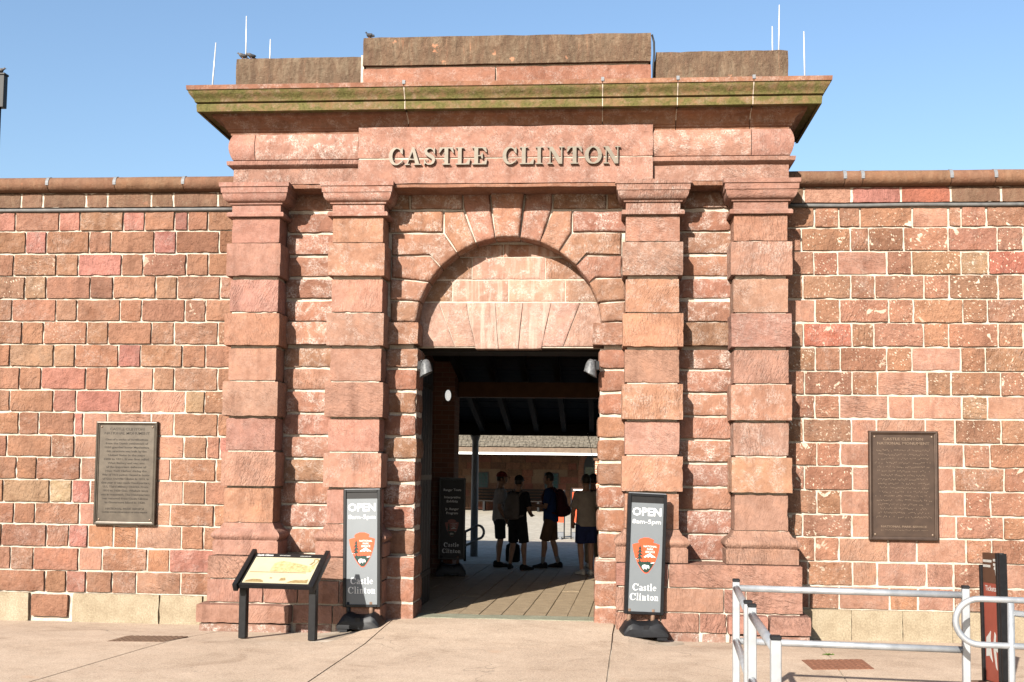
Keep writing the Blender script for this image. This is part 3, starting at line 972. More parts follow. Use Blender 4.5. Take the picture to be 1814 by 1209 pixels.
for pi_, (x0, x1) in enumerate(SHAFTS):
    w = (x0 + x1) / 2
    bm = bmesh.new()
    bx(bm, x0 + 0.02 - w, x1 - 0.02 - w, YS_F + 0.02 - YW, 0.02, 0.2, 4.83)
    pil = finish('pilaster', to_mesh(bm), M['mortar'], gate, (w, YW, 0))
    pil['label'] = ['outer banded pilaster at the left end of the gateway', 'banded pilaster left of the arch', 'banded pilaster right of the arch', 'outer banded pilaster at the right end of the gateway'][pi_]
    for zt, zb, wide in BANDS:
        e = 0.036 if wide else 0.0
        col = jit(DRESS, 0.10)
        if random.random() < 0.2: col = jit((0.43, 0.225, 0.145), 0.05)
        stone(pil, x0 - e + random.uniform(-.006, .006), x1 + e + random.uniform(-.006, .006), YS_F - (0.055 if wide else 0) + random.uniform(-.004, .004), YW + 0.01,
              zb + 0.002, zt - 0.002, M['dressed'], col, 0.010 if wide else 0.005, 0.0040, 0.0035, 0.042, salt=random.choice((0.0, 0.15, 0.35, 0.5)) if pi_ else 0.12)
    cap_prof = ([(0.0, 4.470), (0.045, 4.472), (0.047, 4.505), (0.034, 4.522), (0.0, 4.526), (0.0, 4.608), (0.022, 4.612), (0.026, 4.628)]
                + curve_pts(0.028, 4.632, 0.088, 4.715, 'ovolo', 6) + [(0.092, 4.722), (0.100, 4.726), (0.104, 4.785), (0.118, 4.792), (0.120, 4.838)])
    moulded('capital', x0 - 0.003, x1 + 0.003, YS_F, cap_prof, M['dressed'], pil, jit(DRESS, 0.06), salt=0.55 if pi_ in (1, 2) else 0.2)
    base_prof = ([(0.085, 0.747), (0.087, 0.890), (0.075, 0.897)] + curve_pts(0.070, 0.905, 0.105, 1.010, 'torus', 7)[0:6] + [(0.066, 1.012), (0.030, 1.030)] + curve_pts(0.028, 1.032, 0.0, 1.088, 'cyma', 4))
    moulded('base', x0 - 0.003, x1 + 0.003, YS_F, base_prof, M['dressed'], pil, jit(DRESS, 0.06), salt=0.1)

# pedestals under each pair of pilasters
for left in (True, False):
    xa, xb = (-4.245, -2.335) if left else (0.150, 2.082)
    yd = 11.985
    rows = [(0.741, 0.497, [xa, xa + (1.02 if left else 0.55), xb]), (0.492, 0.243, [xa, xa + (0.62 if left else 0.47), xa + (1.0 if left else 1.12), xa + (1.45 if left else 1.35), xb])]
    for zt, zb, xs_ in rows:
        for a, b_ in zip(xs_, xs_[1:]):
            stone(gate, a + 0.004, b_ - 0.004, yd, YW + 0.02, zb + 0.004, zt - 0.003, M['tooled'], jit(DRESS, 0.09), 0.010, 0.004, 0.004, 0.06, salt=0.08)
    # plinth course; the outer stones step forward
    if left: pl = [(-4.325, -3.80, 1), (-3.80, -3.30, 1), (-3.295, -2.86, 0), (-2.86, -2.335, 0)]
    else: pl = [(0.150, 0.62, 0), (0.62, 1.02, 0), (1.02, 1.30, 0), (1.30, 1.72, 1), (1.72, 2.150, 1)]
    for a, b_, fwd in pl:
        stone(gate, a + 0.004, b_ - 0.004, 11.87 if fwd else yd - 0.006, YW + 0.02, 0.035, 0.232, M['tooled'], jit(DRESS, 0.08), 0.02 if fwd else 0.01, 0.006, 0.005, 0.05)
        stone(gate, a + 0.03, b_ - 0.01, (11.90 if fwd else yd + 0.01), YW + 0.02, -0.3, 0.028, M['dressed'], jit((0.33, 0.19, 0.14), 0.08), 0.01, 0.006, 0.006, 0.07, salt=0.8)
    bm = bmesh.new()
    c = Vector(((xa + xb) / 2, yd + 0.03, 0.2))
    bx(bm, xa + 0.03 - c.x, xb - 0.03 - c.x, 0, YW + 0.02 - c.y, -0.5, 0.53)
    finish('mortar_bed', to_mesh(bm), M['mortar'], gate, c)

# rusticated bays and jambs share their courses
ROWPX = [(341, 374), (378, 413), (415, 452), (455, 490.5), (494, 529), (533, 569.5), (571.5, 611), (616, 651), (653, 690.7), (693, 731), (733, 771), (773, 811), (814, 853), (855, 893), (894.5, 934), (936, 980)]
ROWS = [(PZ(545, a, 12.44), PZ(545, b_, 12.44)) for a, b_ in ROWPX]
YB = 12.43
def rust(x0, x1, zt, zb, yf=YB, r=0.036, **kw):
    return stone(gate, x0, x1, yf, YW + 0.03, zb - 0.001, zt + 0.001, M['bay_stone'], jit(kw.pop('color', BAY), 0.12), r, 0.006, 0.006, 0.045, salt=kw.pop('salt', random.choice((0.35, 0.6, 0.8, 0.95))), **kw)
for i, (zt, zb) in enumerate(ROWS):
    proud = 0.05 if i == 6 else 0.0
    for (a, b_) in ((-3.595, -2.975), (0.80, 1.405)):
        rust(a, b_, zt, zb, YB - proud + random.uniform(-.008, .008), r=0.012 if i == 6 else 0.036)
# jambs: stones wrap round the corner of the opening
for i, (zt, zb) in enumerate(ROWS):
    if i < 6: continue
    dz = random.uniform(-0.01, 0.01)
    if i == 6:
        for a, b_ in ((-2.44, XJL + 0.005), (XJR - 0.065, 0.262)):
            stone(gate, a, b_, YB - 0.06, 12.80, zb + 0.004, zt - 0.003, M['bay_stone'], jit(BAY, 0.08), 0.010, 0.004, 0.004, 0.05, salt=0.6)
        continue
    low = i >= 14
    for left in (True, False):
        a, b_ = (-2.44, XJL + random.uniform(-.012, .012)) if left else (XJR + random.uniform(-.012, .012), 0.262)
        stone(gate, a, b_, YB + random.uniform(-.008, .008), 12.84, zb + 0.001, zt - 0.001, M['bay_stone'], jit((0.34, 0.165, 0.105), 0.12), 0.042, 0.007, 0.007, 0.045, salt=random.choice((0.2, 0.5, 0.8)))
for left in (True, False):
    zs = [0.742, 0.505, 0.235, -0.3]
    for zt, zb in zip(zs, zs[1:]):
        a, b_ = (-2.40, XJL + 0.018) if left else (XJR - 0.03, 0.22)
        stone(gate, a, b_, YB - 0.11, 12.84, zb + 0.004, zt - 0.004, M['bay_stone'], jit((0.34, 0.165, 0.11), 0.08), 0.030, 0.006, 0.006, 0.05, salt=0.35)

for a, b_ in ((-2.39, XJL + 0.002), (XJR - 0.014, 0.21)):
    box_obj('mortar_bed', a, b_, YB - 0.092, 12.80, -0.3, 0.735, M['mortar'], gate)
# arch: outlines of the stones as surveyed on the face of the bay
def zq(pts): return [(PX(680 + x / 3.777, 320 + y / 3.777, 12.44), PZ(680 + x / 3.777, 320 + y / 3.777, 12.44)) for x, y in pts]
arch_c = (CX, Z_SP)
def arc_edge(x, y):
    """pull a point onto the arch ring"""
    p = zq([(x, y)])[0]
    d = Vector((p[0] - CX, p[1] - Z_SP))
    d = d.normalized() * R_IN
    return (CX + d.x, Z_SP + d.y)
A = 'arc'
ARCH = [
    ('keystone', [(712, 60), (945, 60), (908, 372, A), (745, 372, A)], 0.05),
    ('voussoir', [(950, 60), (1128, 60), (1128, 180), (1058, 380, A), (915, 358, A)], 0.0),
    ('voussoir', [(528, 60), (705, 60), (740, 358, A), (606, 378, A), (533, 180)], 0.0),
    ('voussoir', [(402, 205), (532, 200), (602, 378, A), (465, 444, A), (404, 350)], 0.0),
    ('voussoir', [(1130, 200), (1258, 200), (1258, 345), (1192, 444, A), (1056, 378, A)], 0.0),
    ('voussoir', [(48, 354), (402, 354), (467, 444, A), (350, 545, A), (312, 500), (48, 500)], 0.0),
    ('voussoir', [(1262, 350), (1592, 350), (1592, 496), (1345, 496), (1305, 545, A), (1194, 444, A)], 0.0),
    ('voussoir', [(48, 505), (312, 505), (348, 548, A), (268, 655, A), (48, 650)], 0.0),
    ('voussoir', [(1345, 502), (1595, 502), (1595, 648), (1410, 652), (1388, 672, A), (1308, 548, A)], 0.0),
    ('voussoir', [(40, 656), (266, 660, A), (214, 797, A), (40, 797)], 0.0),
    ('voussoir', [(1410, 658), (1620, 652), (1620, 800), (1442, 815, A), (1390, 676, A)], 0.0),
    ('voussoir', [(40, 804), (212, 804, A), (196, 945, A), (40, 950)], 0.0),
    ('voussoir', [(1444, 820, A), (1620, 808), (1620, 946), (1462, 948, A)], 0.0),
    ('stone', [(60, 68), (170, 68), (170, 195), (20, 195)], 0.0),
    ('stone', [(175, 60), (526, 60), (530, 192), (175, 192)], 0.0),
    ('stone', [(1132, 60), (1490, 60), (1490, 190), (1130, 190)], 0.0),
    ('stone', [(1496, 60), (1620, 60), (1640, 190), (1496, 190)], 0.0),
    ('stone', [(30, 204), (398, 204), (398, 346), (30, 346)], 0.0),
    ('stone', [(1262, 204), (1640, 204), (1640, 344), (1262, 344)], 0.0),
]
for nm, pts, proud in ARCH:
    poly = []
    for p in pts:
        if len(p) == 3: poly.append(arc_edge(p[0], p[1]))
        else: poly.append(zq([p])[0])
    col = jit(BAY, 0.11)
    poly_stone(gate, poly[::-1], YB - proud + random.uniform(-.004, .006), YW + 0.275, M['bay_stone'], col, 0.028, 0.006, 0.005, nm, salt=random.choice((0.4, 0.7, 0.95)), gap=0.006)
# tympanum and flat lintel arch
YT = 12.70
def zt_(pts): return [(PX(680 + x / 3.777, 320 + y / 3.777, YT), PZ(680 + x / 3.777, 320 + y / 3.777, YT)) for x, y in pts]
rowz = [(zt_([(800, 515)])[0][1], zt_([(800, 663)])[0][1]), (zt_([(800, 667)])[0][1], zt_([(800, 812)])[0][1])]
def chord(z): return sqrt(max(0.0004, (R_IN + 0.05) ** 2 - (z - Z_SP) ** 2))
def tstone(x0, x1, zt, zb, col, **kw):
    lx0, lx1 = max(x0, CX - chord(zt)), min(x1, CX + chord(zt))
    bx0, bx1 = max(x0, CX - chord(zb)), min(x1, CX + chord(zb))
    poly = [(bx0, zb), (bx1, zb), (lx1, zt), (lx0, zt)]
    poly_stone(gate, poly, YT + random.uniform(-.004, .004), YT + 0.14, kw.get('mat', M['tymp']), jit(col, 0.06), 0.006, 0.003, 0.003, 'stone', salt=kw.get('salt', 0.5), gap=0.004)
xr = lambda v, y: zt_([(v, y)])[0][0]
ztop = Z_SP + R_IN + 0.03
tstone(CX - 0.62, xr(800, 480), ztop - 0.06, rowz[0][0] + 0.006, (0.40, 0.20, 0.12))
tstone(xr(800, 480), CX + 0.62, ztop - 0.06, rowz[0][0] + 0.006, (0.40, 0.20, 0.12))
for a, b_, c_, mt in ((CX - 1.1, xr(590, 590), (0.33, 0.19, 0.115), 'bay_stone'), (xr(590, 590), xr(1080, 590), (0.45, 0.260, 0.195), 'tymp'), (xr(1080, 590), CX + 1.1, (0.37, 0.20, 0.13), 'bay_stone')):
    tstone(a, b_, rowz[0][0], rowz[0][1], c_, mat=M[mt], salt=0.7)
for a, b_, c_, mt in ((CX - 1.1, xr(460, 740), (0.33, 0.18, 0.11), 'bay_stone'), (xr(460, 740), xr(835, 740), (0.46, 0.275, 0.205), 'tymp'), (xr(835, 740), xr(1215, 740), (0.46, 0.275, 0.205), 'tymp'), (xr(1215, 740), CX + 1.1, (0.40, 0.235, 0.165), 'bay_stone')):
    tstone(a, b_, rowz[1][0], rowz[1][1], c_, mat=M[mt], salt=0.75)
ftop, fbot = [210, 370, 550, 745, 930, 1120, 1315, 1455], [215, 478, 613, 768, 900, 1055, 1200, 1455]
for i in range(7):
    drop = 1130 if 2 <= i <= 4 else 1114
    poly = zt_([(fbot[i], drop), (fbot[i + 1], drop), (ftop[i + 1], 818), (ftop[i], 818)])
    if i == 0: poly = zt_([(190, 1114), (478, 1114), (370, 818), (205, 818)])
    poly_stone(gate, poly, YT - 0.012 + random.uniform(-.006, .006), YT + 0.14, M['tymp'] if i in (2, 3, 4) else M['bay_stone'], jit((0.47, 0.285, 0.222), 0.05), 0.008, 0.003, 0.003, 'lintel_stone', salt=0.5, gap=0.004)

bm = bmesh.new()
mb = [(CX + (R_IN + 0.04) * cos(pi * k / 20), Z_SP + (R_IN + 0.04) * sin(pi * k / 20)) for k in range(21)] + [(CX - R_IN - 0.04, 3.085), (CX + R_IN + 0.04, 3.085)]
prism(bm, [(x - CX, z - 3.1) for x, z in mb], 0.0, 0.13)
finish('mortar_bed', to_mesh(bm), M['mortar'], gate, (CX, YT + 0.006, 3.1))
box_obj('lintel_beam', -2.6, 0.5, 12.862, 13.10, 3.055, 3.215, M['dark_wood'], gate)
box_obj('lintel_beam', -2.6, 0.5, 13.105, 13.345, 3.055, 3.215, M['dark_wood'], gate)
# ---------------- entablature
YE = 12.14
zb_, zm0, zm1, zp0, zp1 = 4.842, 5.018, 5.092, 5.127, 5.398
FL = [(-4.125, -2.712, True), (0.528, 1.975, False)]
for x0, x1, lf in FL:
    moulded('fascia_stone', x0, x1, YE, [(0.0, zb_), (0.0, zm0)], M['dressed'], gate, jit(DRESS, 0.05), lf, not lf, 13.2, salt=0.45)
    moulded('fillet_stone', x0 - 0.003, x1 + 0.003, YE, [(0.0, zm0 - 0.004), (0.012, zm0), (0.058, zm0 + 0.03), (0.062, zm1 - 0.004), (0.058, zm1), (0.0, zm1 + 0.012)], M['dressed'], gate, jit(DRESS, 0.05), lf, not lf, 13.2, salt=0.3)
    xm = x0 + 0.245 if lf else x1 - 0.40
    prof = [(0.0, zp0 - 0.02)] + [(0.052 * sin(pi * (i + 0.6) / 9.2) ** 0.8, zp0 - 0.012 + (zp1 - zp0 + 0.012) * i / 8) for i in range(9)] + [(0.0, zp1 + 0.004)]
    moulded('frieze_stone', x0, xm - 0.004, YE, prof, M['dressed'], gate, jit(DRESS, 0.07), lf, False, 13.2, salt=0.25 if lf else 0.8)
    moulded('frieze_stone', xm + 0.004, x1, YE, prof, M['dressed'], gate, jit(DRESS, 0.07), False, not lf, 13.2, salt=0.95 if lf else 0.3)
YP = 12.075
XPL, XPR = -2.708, 0.524
ZPT = PZ(900, 222.8, 12.075)
zmid = 5.100
stone(gate, XPL, XPR, YP, 12.6, 4.818, zmid - 0.006, M['dressed'], jit(DRESS, 0.04), 0.006, 0.004, 0.003, 0.09, name='frieze_panel', salt=0.35)
stone(gate, XPL, XPR, YP, 12.6, zmid + 0.006, ZPT, M['dressed'], jit(DRESS, 0.04), 0.006, 0.004, 0.003, 0.09, name='frieze_panel', salt=0.5)
bm = bmesh.new()
bx(bm, XPL + 0.01 + 0, XPR - 0.01, YP + 0.012, 12.3, 4.83, 5.43)
me = to_mesh(bm)
finish('mortar_bed', me, M['mortar'], gate)
# soffit slabs between the capitals
for a, b_ in ((-2.43, 0.25), (-3.60, -2.97), (0.80, 1.41)):
    stone(gate, a, b_, YE + (0.0 if b_ - a < 1 else -0.055), 12.62, 4.790 if b_ - a < 1 else 4.778, 4.838 if b_ - a < 1 else 4.816, M['dressed'], jit((0.34, 0.165, 0.105), 0.05), 0.008, 0.004, 0.004, 0.09, name='soffit_stone', salt=0.2)
# cornice
YC = 11.70
zq1 = lambda y, Y: PZ(900, y, Y)
cz_top, cz_fil = zq1(141.6, 11.75), zq1(149.5, 11.75)
cz_cb, cz_l1, cz_l0 = zq1(173.5, 11.82), zq1(176.8, 11.84), zq1(190.5, 11.84)
cz_s = cz_l0 + 0.012
PR = lambda Y: YE - Y
corn = ([(0.002, 5.398), (0.006, 5.425), (0.026, 5.432), (0.030, 5.450), (0.045, 5.455)] + curve_pts(0.05, 5.460, 0.155, cz_s - 0.035, 'cavetto', 5)
        + [(0.165, cz_s - 0.03), (0.17, cz_s), (PR(11.87), cz_s), (PR(11.875), cz_l0 - 0.004), (PR(11.845), cz_l0), (PR(11.84), cz_l1 - 0.012), (PR(11.848), cz_l1), (PR(11.868), cz_l1 + 0.004), (PR(11.865), cz_cb - 0.003), (PR(11.832), cz_cb)]
        + curve_pts(PR(11.826), cz_cb + 0.004, PR(11.768), cz_fil - 0.012, 'cyma', 6) + [(PR(11.754), cz_fil - 0.004), (PR(11.750), cz_top - 0.006), (PR(11.765), cz_top), (PR(12.0), cz_top + 0.03)])
kinds = []
for (p, z), (p2, z2) in zip(corn, corn[1:]):
    zmm = (z + z2) / 2
    kinds.append(1 if (cz_l0 - 0.002 <= zmm <= cz_fil - 0.006) else 0)
CJ = [-4.165] + [PX(v, 160, YC) for v in (713.5, 1067.5, 1201.6, 1337)] + [1.975]
for i, (a, b_) in enumerate(zip(CJ, CJ[1:])):
    o = moulded('cornice_stone', a + (0.004 if i else 0), b_ - (0.004 if i < 4 else 0), YE, corn, [M['cornice'], M['mossy']], gate, jit((0.33, 0.160, 0.095), 0.08), i == 0, i == 4, 13.3, mats=kinds, salt=0.4, wob=0.004, step=0.10)
    if i > 0:
        bm = bmesh.new()
        bx(bm, -0.016, 0.016, -0.02, 0.06, -0.035, 0.0)
        bx(bm, -0.016, 0.016, -0.02, 0.30, 0.0, 0.006)
        finish('joint_cap', to_mesh(bm), M['zinc'], o, (a, 11.750 + 0.012, cz_top + 0.006))
        bm = bmesh.new()
        for (p, z), (p2, z2) in zip(corn, corn[1:]):
            if z2 < 5.5 or z2 > cz_top - 0.03: continue
            e = 0.004
            vs = [bm.verts.new((-0.0045, -p - e, z - 5.5)), bm.verts.new((0.0045, -p - e, z - 5.5)), bm.verts.new((0.0045, -p2 - e, z2 - 5.5)), bm.verts.new((-0.0045, -p2 - e, z2 - 5.5))]
            bm.faces.new(vs)
        finish('pointing', to_mesh(bm), M['mortar'], o, (a, YE, 5.5))
# attic blocks
YA = 12.20
zc_t, zc_m, zc_b = PZ(900, 63, 12.13), PZ(900, 116, 12.13), 5.80
xl0, xl1, xr0, xr1 = PX(417, 130, YA), PX(641, 130, YA), PX(1161, 110, YA), PX(1397, 110, YA)
xc0, xc1 = PX(643, 90, 12.13), PX(1154, 90, 12.13)
zl = PZ(530, 102, YA)
stone(gate, xl0, xl1 - 0.012, YA, 13.3, 5.79, zl, M['grimy'], (0.30, 0.15, 0.09), 0.012, 0.006, 0.006, 0.09, name='attic_stone', back=True)
stone(gate, xr0, xr1, YA, 13.3, 5.79, PZ(1280, 90, YA), M['grimy'], (0.30, 0.15, 0.09), 0.012, 0.006, 0.006, 0.09, name='attic_stone', back=True)
stone(gate, xc0, xc1, 12.11, 13.35, zc_m + 0.012, zc_t, M['grimy'], (0.32, 0.155, 0.09), 0.014, 0.008, 0.006, 0.09, name='attic_stone', back=True)
xs_ = PX(878, 130, 12.13)
stone(gate, xc0, xs_ - 0.006, 12.14, 13.3, 5.79, zc_m - 0.006, M['dressed'], jit((0.36, 0.17, 0.11), 0.04), 0.008, 0.006, 0.004, 0.09, name='attic_stone', salt=0.3)
stone(gate, xs_ + 0.006, xc1, 12.14, 13.3, 5.79, zc_m - 0.006, M['dressed'], jit((0.36, 0.17, 0.11), 0.04), 0.008, 0.006, 0.004, 0.09, name='attic_stone', salt=0.3)
bm = bmesh.new()
bx(bm, xc0 + 0.03, xc1 - 0.03, 12.17, 13.2, 5.78, zc_m + 0.03)
finish('mortar_bed', to_mesh(bm), M['mortar'], gate)
box_obj('pointing', xl1 - 0.012, xc0, 12.2, 13.0, 5.79, zl + 0.01, M['mortar'], gate)
# ================================================================== LETTERING TOOLS
def stroke_poly(path, closed=False):
    """outline of a stroke: path = (x, z, half width)"""
    n = len(path)
    Lf, Rt = [], []
    for i, (x, z, w) in enumerate(path):
        a = path[(i - 1) % n] if closed else path[max(i - 1, 0)]
        b_ = path[(i + 1) % n] if closed else path[min(i + 1, n - 1)]
        d = Vector((b_[0] - a[0], b_[1] - a[1]))
        d = d.normalized() if d.length else Vector((1, 0))
        Lf.append((x - d.y * w, z + d.x * w))
        Rt.append((x + d.y * w, z - d.x * w))
    return Lf, Rt
def glyph(ch):
    """Strokes of a bold serif letter, cap height 1.  Returns (polys, strips, width)."""
    P_, S_ = [], []
    R = lambda x0, x1, z0, z1: P_.append([(x0, z0), (x1, z0), (x1, z1), (x0, z1)])
    def arc(cx, cz, rx, rz, a0, a1, wf, n=22):
        S_.append([(cx + rx * cos(radians(a0 + (a1 - a0) * i / n)), cz + rz * sin(radians(a0 + (a1 - a0) * i / n)), wf(radians(a0 + (a1 - a0) * i / n))) for i in range(n + 1)])
    th = lambda thin, thick: (lambda a: thin + (thick - thin) * abs(cos(a)) ** 1.5)
    if ch == 'C':
        arc(0.46, 0.5, 0.36, 0.47, 48, 312, lambda a: 0.035 + 0.075 * max(0, -cos(a)) ** 0.9)
        P_.append([(0.66, 0.78), (0.80, 0.62), (0.83, 0.62), (0.83, 1.0), (0.79, 1.0)])
        P_.append([(0.66, 0.10), (0.72, 0.10), (0.86, 0.24), (0.83, 0.29)])
        return P_, S_, 0.92
    if ch == 'O':
        arc(0.47, 0.5, 0.37, 0.47, 0, 360, lambda a: 0.035 + 0.075 * abs(cos(a)) ** 1.2, 36)
        return P_, S_, 0.98
    if ch == 'L':
        R(0.11, 0.31, 0.04, 0.96); R(0.0, 0.42, 0.94, 1.0); R(0.0, 0.72, 0.0, 0.065)
        P_.append([(0.52, 0.06), (0.72, 0.06), (0.76, 0.32), (0.71, 0.32)])
        return P_, S_, 0.80
    if ch == 'I':
        R(0.11, 0.31, 0.04, 0.96); R(0.0, 0.42, 0.94, 1.0); R(0.0, 0.42, 0.0, 0.06)
        return P_, S_, 0.48
    if ch == 'T':
        R(0.31, 0.51, 0.04, 0.96); R(0.04, 0.78, 0.93, 1.0); R(0.20, 0.62, 0.0, 0.06)
        P_.append([(0.0, 0.68), (0.05, 0.68), (0.22, 0.94), (0.05, 0.94)])
        P_.append([(0.82, 0.68), (0.77, 0.94), (0.60, 0.94), (0.77, 0.68)])
        return P_, S_, 0.86
    if ch == 'E':
        R(0.11, 0.31, 0.04, 0.96); R(0.0, 0.72, 0.935, 1.0); R(0.0, 0.74, 0.0, 0.065); R(0.29, 0.52, 0.475, 0.54)
        P_.append([(0.52, 0.94), (0.72, 0.94), (0.76, 0.70), (0.72, 0.70)])
        P_.append([(0.54, 0.06), (0.74, 0.06), (0.78, 0.31), (0.74, 0.31)])
        P_.append([(0.50, 0.34), (0.55, 0.34), (0.55, 0.68), (0.50, 0.68), (0.44, 0.53), (0.44, 0.49)])
        return P_, S_, 0.82
    if ch == 'N':
        R(0.12, 0.19, 0.04, 0.9); R(0.80, 0.87, 0.1, 0.96); R(0.0, 0.32, 0.0, 0.06); R(0.68, 1.0, 0.94, 1.0)
        P_.append([(0.0, 0.94), (0.10, 0.94), (0.66, 0.0), (0.87, 0.0), (0.87, 0.12), (0.30, 1.0), (0.0, 1.0)])
        return P_, S_, 1.04
    if ch == 'A':
        P_.append([(0.10, 0.04), (0.17, 0.04), (0.48, 0.86), (0.42, 1.0)])
        P_.append([(0.38, 0.98), (0.62, 0.04), (0.84, 0.04), (0.54, 1.02), (0.40, 1.02)])
        R(0.22, 0.66, 0.29, 0.35); R(0.0, 0.29, 0.0, 0.06); R(0.52, 0.96, 0.0, 0.06)
        return P_, S_, 0.98
    if ch == 'S':
        pts = [(0.60, 0.74), (0.55, 0.87), (0.44, 0.955), (0.30, 0.965), (0.17, 0.90), (0.125, 0.78), (0.17, 0.665), (0.29, 0.575), (0.43, 0.495), (0.55, 0.40), (0.59, 0.27), (0.54, 0.13), (0.42, 0.045), (0.27, 0.035), (0.14, 0.10), (0.07, 0.26)]
        ws = [0.02, 0.03, 0.035, 0.045, 0.065, 0.08, 0.09, 0.10, 0.105, 0.10, 0.085, 0.065, 0.045, 0.035, 0.03, 0.02]
        S_.append([(x, z, w) for (x, z), w in zip(pts, ws)])
        P_.append([(0.55, 0.80), (0.62, 0.64), (0.655, 0.64), (0.655, 1.0), (0.62, 1.0)])
        P_.append([(0.03, 0.0), (0.07, 0.0), (0.13, 0.18), (0.065, 0.36), (0.03, 0.36)])
        return P_, S_, 0.74
    x = 0.66
    if ch == 'l':
        R(0.09, 0.22, 0.04, 1.02); R(0.0, 0.20, 0.98, 1.04); R(0.0, 0.31, 0.0, 0.055)
        return P_, S_, 0.35
    if ch == 'i':
        R(0.09, 0.22, 0.04, x); R(0.0, 0.20, x - 0.04, x + 0.02); R(0.0, 0.31, 0.0, 0.055)
        arc(0.15, 0.90, 0.045, 0.045, 0, 360, lambda a: 0.044, 12)
        return P_, S_, 0.36
    if ch == 't':
        R(0.11, 0.24, 0.10, 0.84); R(0.0, 0.38, x - 0.055, x)
        S_.append([(0.175, 0.14, 0.065), (0.21, 0.06, 0.055), (0.29, 0.03, 0.035), (0.40, 0.08, 0.025)])
        return P_, S_, 0.42
    if ch == 'n':
        R(0.09, 0.22, 0.04, x); R(0.0, 0.20, x - 0.04, x + 0.02); R(0.0, 0.30, 0.0, 0.055); R(0.40, 0.53, 0.04, 0.45); R(0.33, 0.61, 0.0, 0.055)
        S_.append([(0.20, 0.50, 0.03), (0.28, 0.60, 0.04), (0.38, 0.61, 0.055), (0.45, 0.54, 0.065), (0.465, 0.42, 0.065)])
        return P_, S_, 0.65
    if ch == 'a':
        R(0.34, 0.47, 0.10, 0.48)
        S_.append([(0.06, 0.52, 0.03), (0.13, 0.60, 0.04), (0.25, 0.63, 0.045), (0.36, 0.58, 0.06), (0.405, 0.46, 0.065)])
        arc(0.23, 0.18, 0.15, 0.15, 60, 330, lambda a: 0.03 + 0.035 * max(0, -cos(a)), 14)
        S_.append([(0.38, 0.40, 0.022), (0.27, 0.36, 0.025), (0.20, 0.32, 0.03)])
        P_.append([(0.36, 0.14), (0.40, 0.0), (0.55, 0.0), (0.55, 0.055), (0.47, 0.075)])
        return P_, S_, 0.58
    if ch == 's':
        pts = [(0.34, 0.50), (0.31, 0.60), (0.20, 0.625), (0.11, 0.57), (0.09, 0.48), (0.15, 0.40), (0.27, 0.32), (0.35, 0.23), (0.34, 0.11), (0.24, 0.04), (0.13, 0.05), (0.06, 0.17)]
        S_.append([(a, b_, 0.03 + 0.03 * sin(pi * i / 11)) for i, (a, b_) in enumerate(pts)])
        R(0.335, 0.365, 0.46, 0.66); R(0.03, 0.06, 0.0, 0.22)
        return P_, S_, 0.45
    if ch == 'e':
        arc(0.28, 0.33, 0.20, 0.28, 0, 318, lambda a: 0.03 + 0.04 * max(0, -cos(a)), 20)
        R(0.14, 0.50, 0.315, 0.365)
        return P_, S_, 0.56
    if ch == 'o':
        arc(0.29, 0.33, 0.21, 0.28, 0, 360, lambda a: 0.03 + 0.038 * abs(cos(a)), 24)
        return P_, S_, 0.60
    return P_, S_, 0.35
def draw_glyph(bm, ch, x0, z0, h, y0, y1, space=1.0):
    P_, S_, w = glyph(ch)
    k = 0
    for p in P_:
        e = k * 0.0003
        prism(bm, [(x0 + a * h, z0 + b_ * h) for a, b_ in p], y0 + e, y1)
        k += 1
    for s in S_:
        e = k * 0.0003
        k += 1
        Lf, Rt = stroke_poly(s)
        for i in range(len(s) - 1):
            q = [Lf[i], Rt[i], Rt[i + 1], Lf[i + 1]]
            prism(bm, [(x0 + a * h, z0 + b_ * h) for a, b_ in q], y0 + e, y1)
    return w * h * space
def serif_width(text, h, gap=0.1):
    return sum((glyph(c)[2] + gap) * h for c in text) - gap * h
FONT_CACHE = {}
def sans_mesh(text, size, bold=0.0, extrude=0.001, align='CENTER', spacing=1.0):
    """text in the built-in sans as a mesh standing upright, facing -Y"""
    cu = bpy.data.curves.new('text', 'FONT')
    cu.body = text
    cu.size = size
    cu.align_x = align
    cu.align_y = 'CENTER'
    cu.offset = bold
    cu.extrude = extrude
    cu.resolution_u = 2
    cu.space_character = spacing
    ob = bpy.data.objects.new('text', cu)
    COL.objects.link(ob)
    dg = bpy.context.evaluated_depsgraph_get()
    me = bpy.data.meshes.new_from_object(ob.evaluated_get(dg))
    bpy.data.objects.remove(ob)
    bpy.data.curves.remove(cu)
    me.transform(Matrix.Rotation(pi / 2, 4, 'X'))
    me.materials.clear()
    return me
def join_meshes(parts):
    """[(mesh, matrix)] -> one mesh"""
    bm = bmesh.new()
    for me, mt in parts:
        b0 = len(bm.verts)
        bm.from_mesh(me)
        bm.verts.ensure_lookup_table()
        for v in bm.verts[b0:]: v.co = mt @ v.co
    me = bpy.data.meshes.new('joined')
    bm.to_mesh(me)
    bm.free()
    return me
T_ = Matrix.Translation

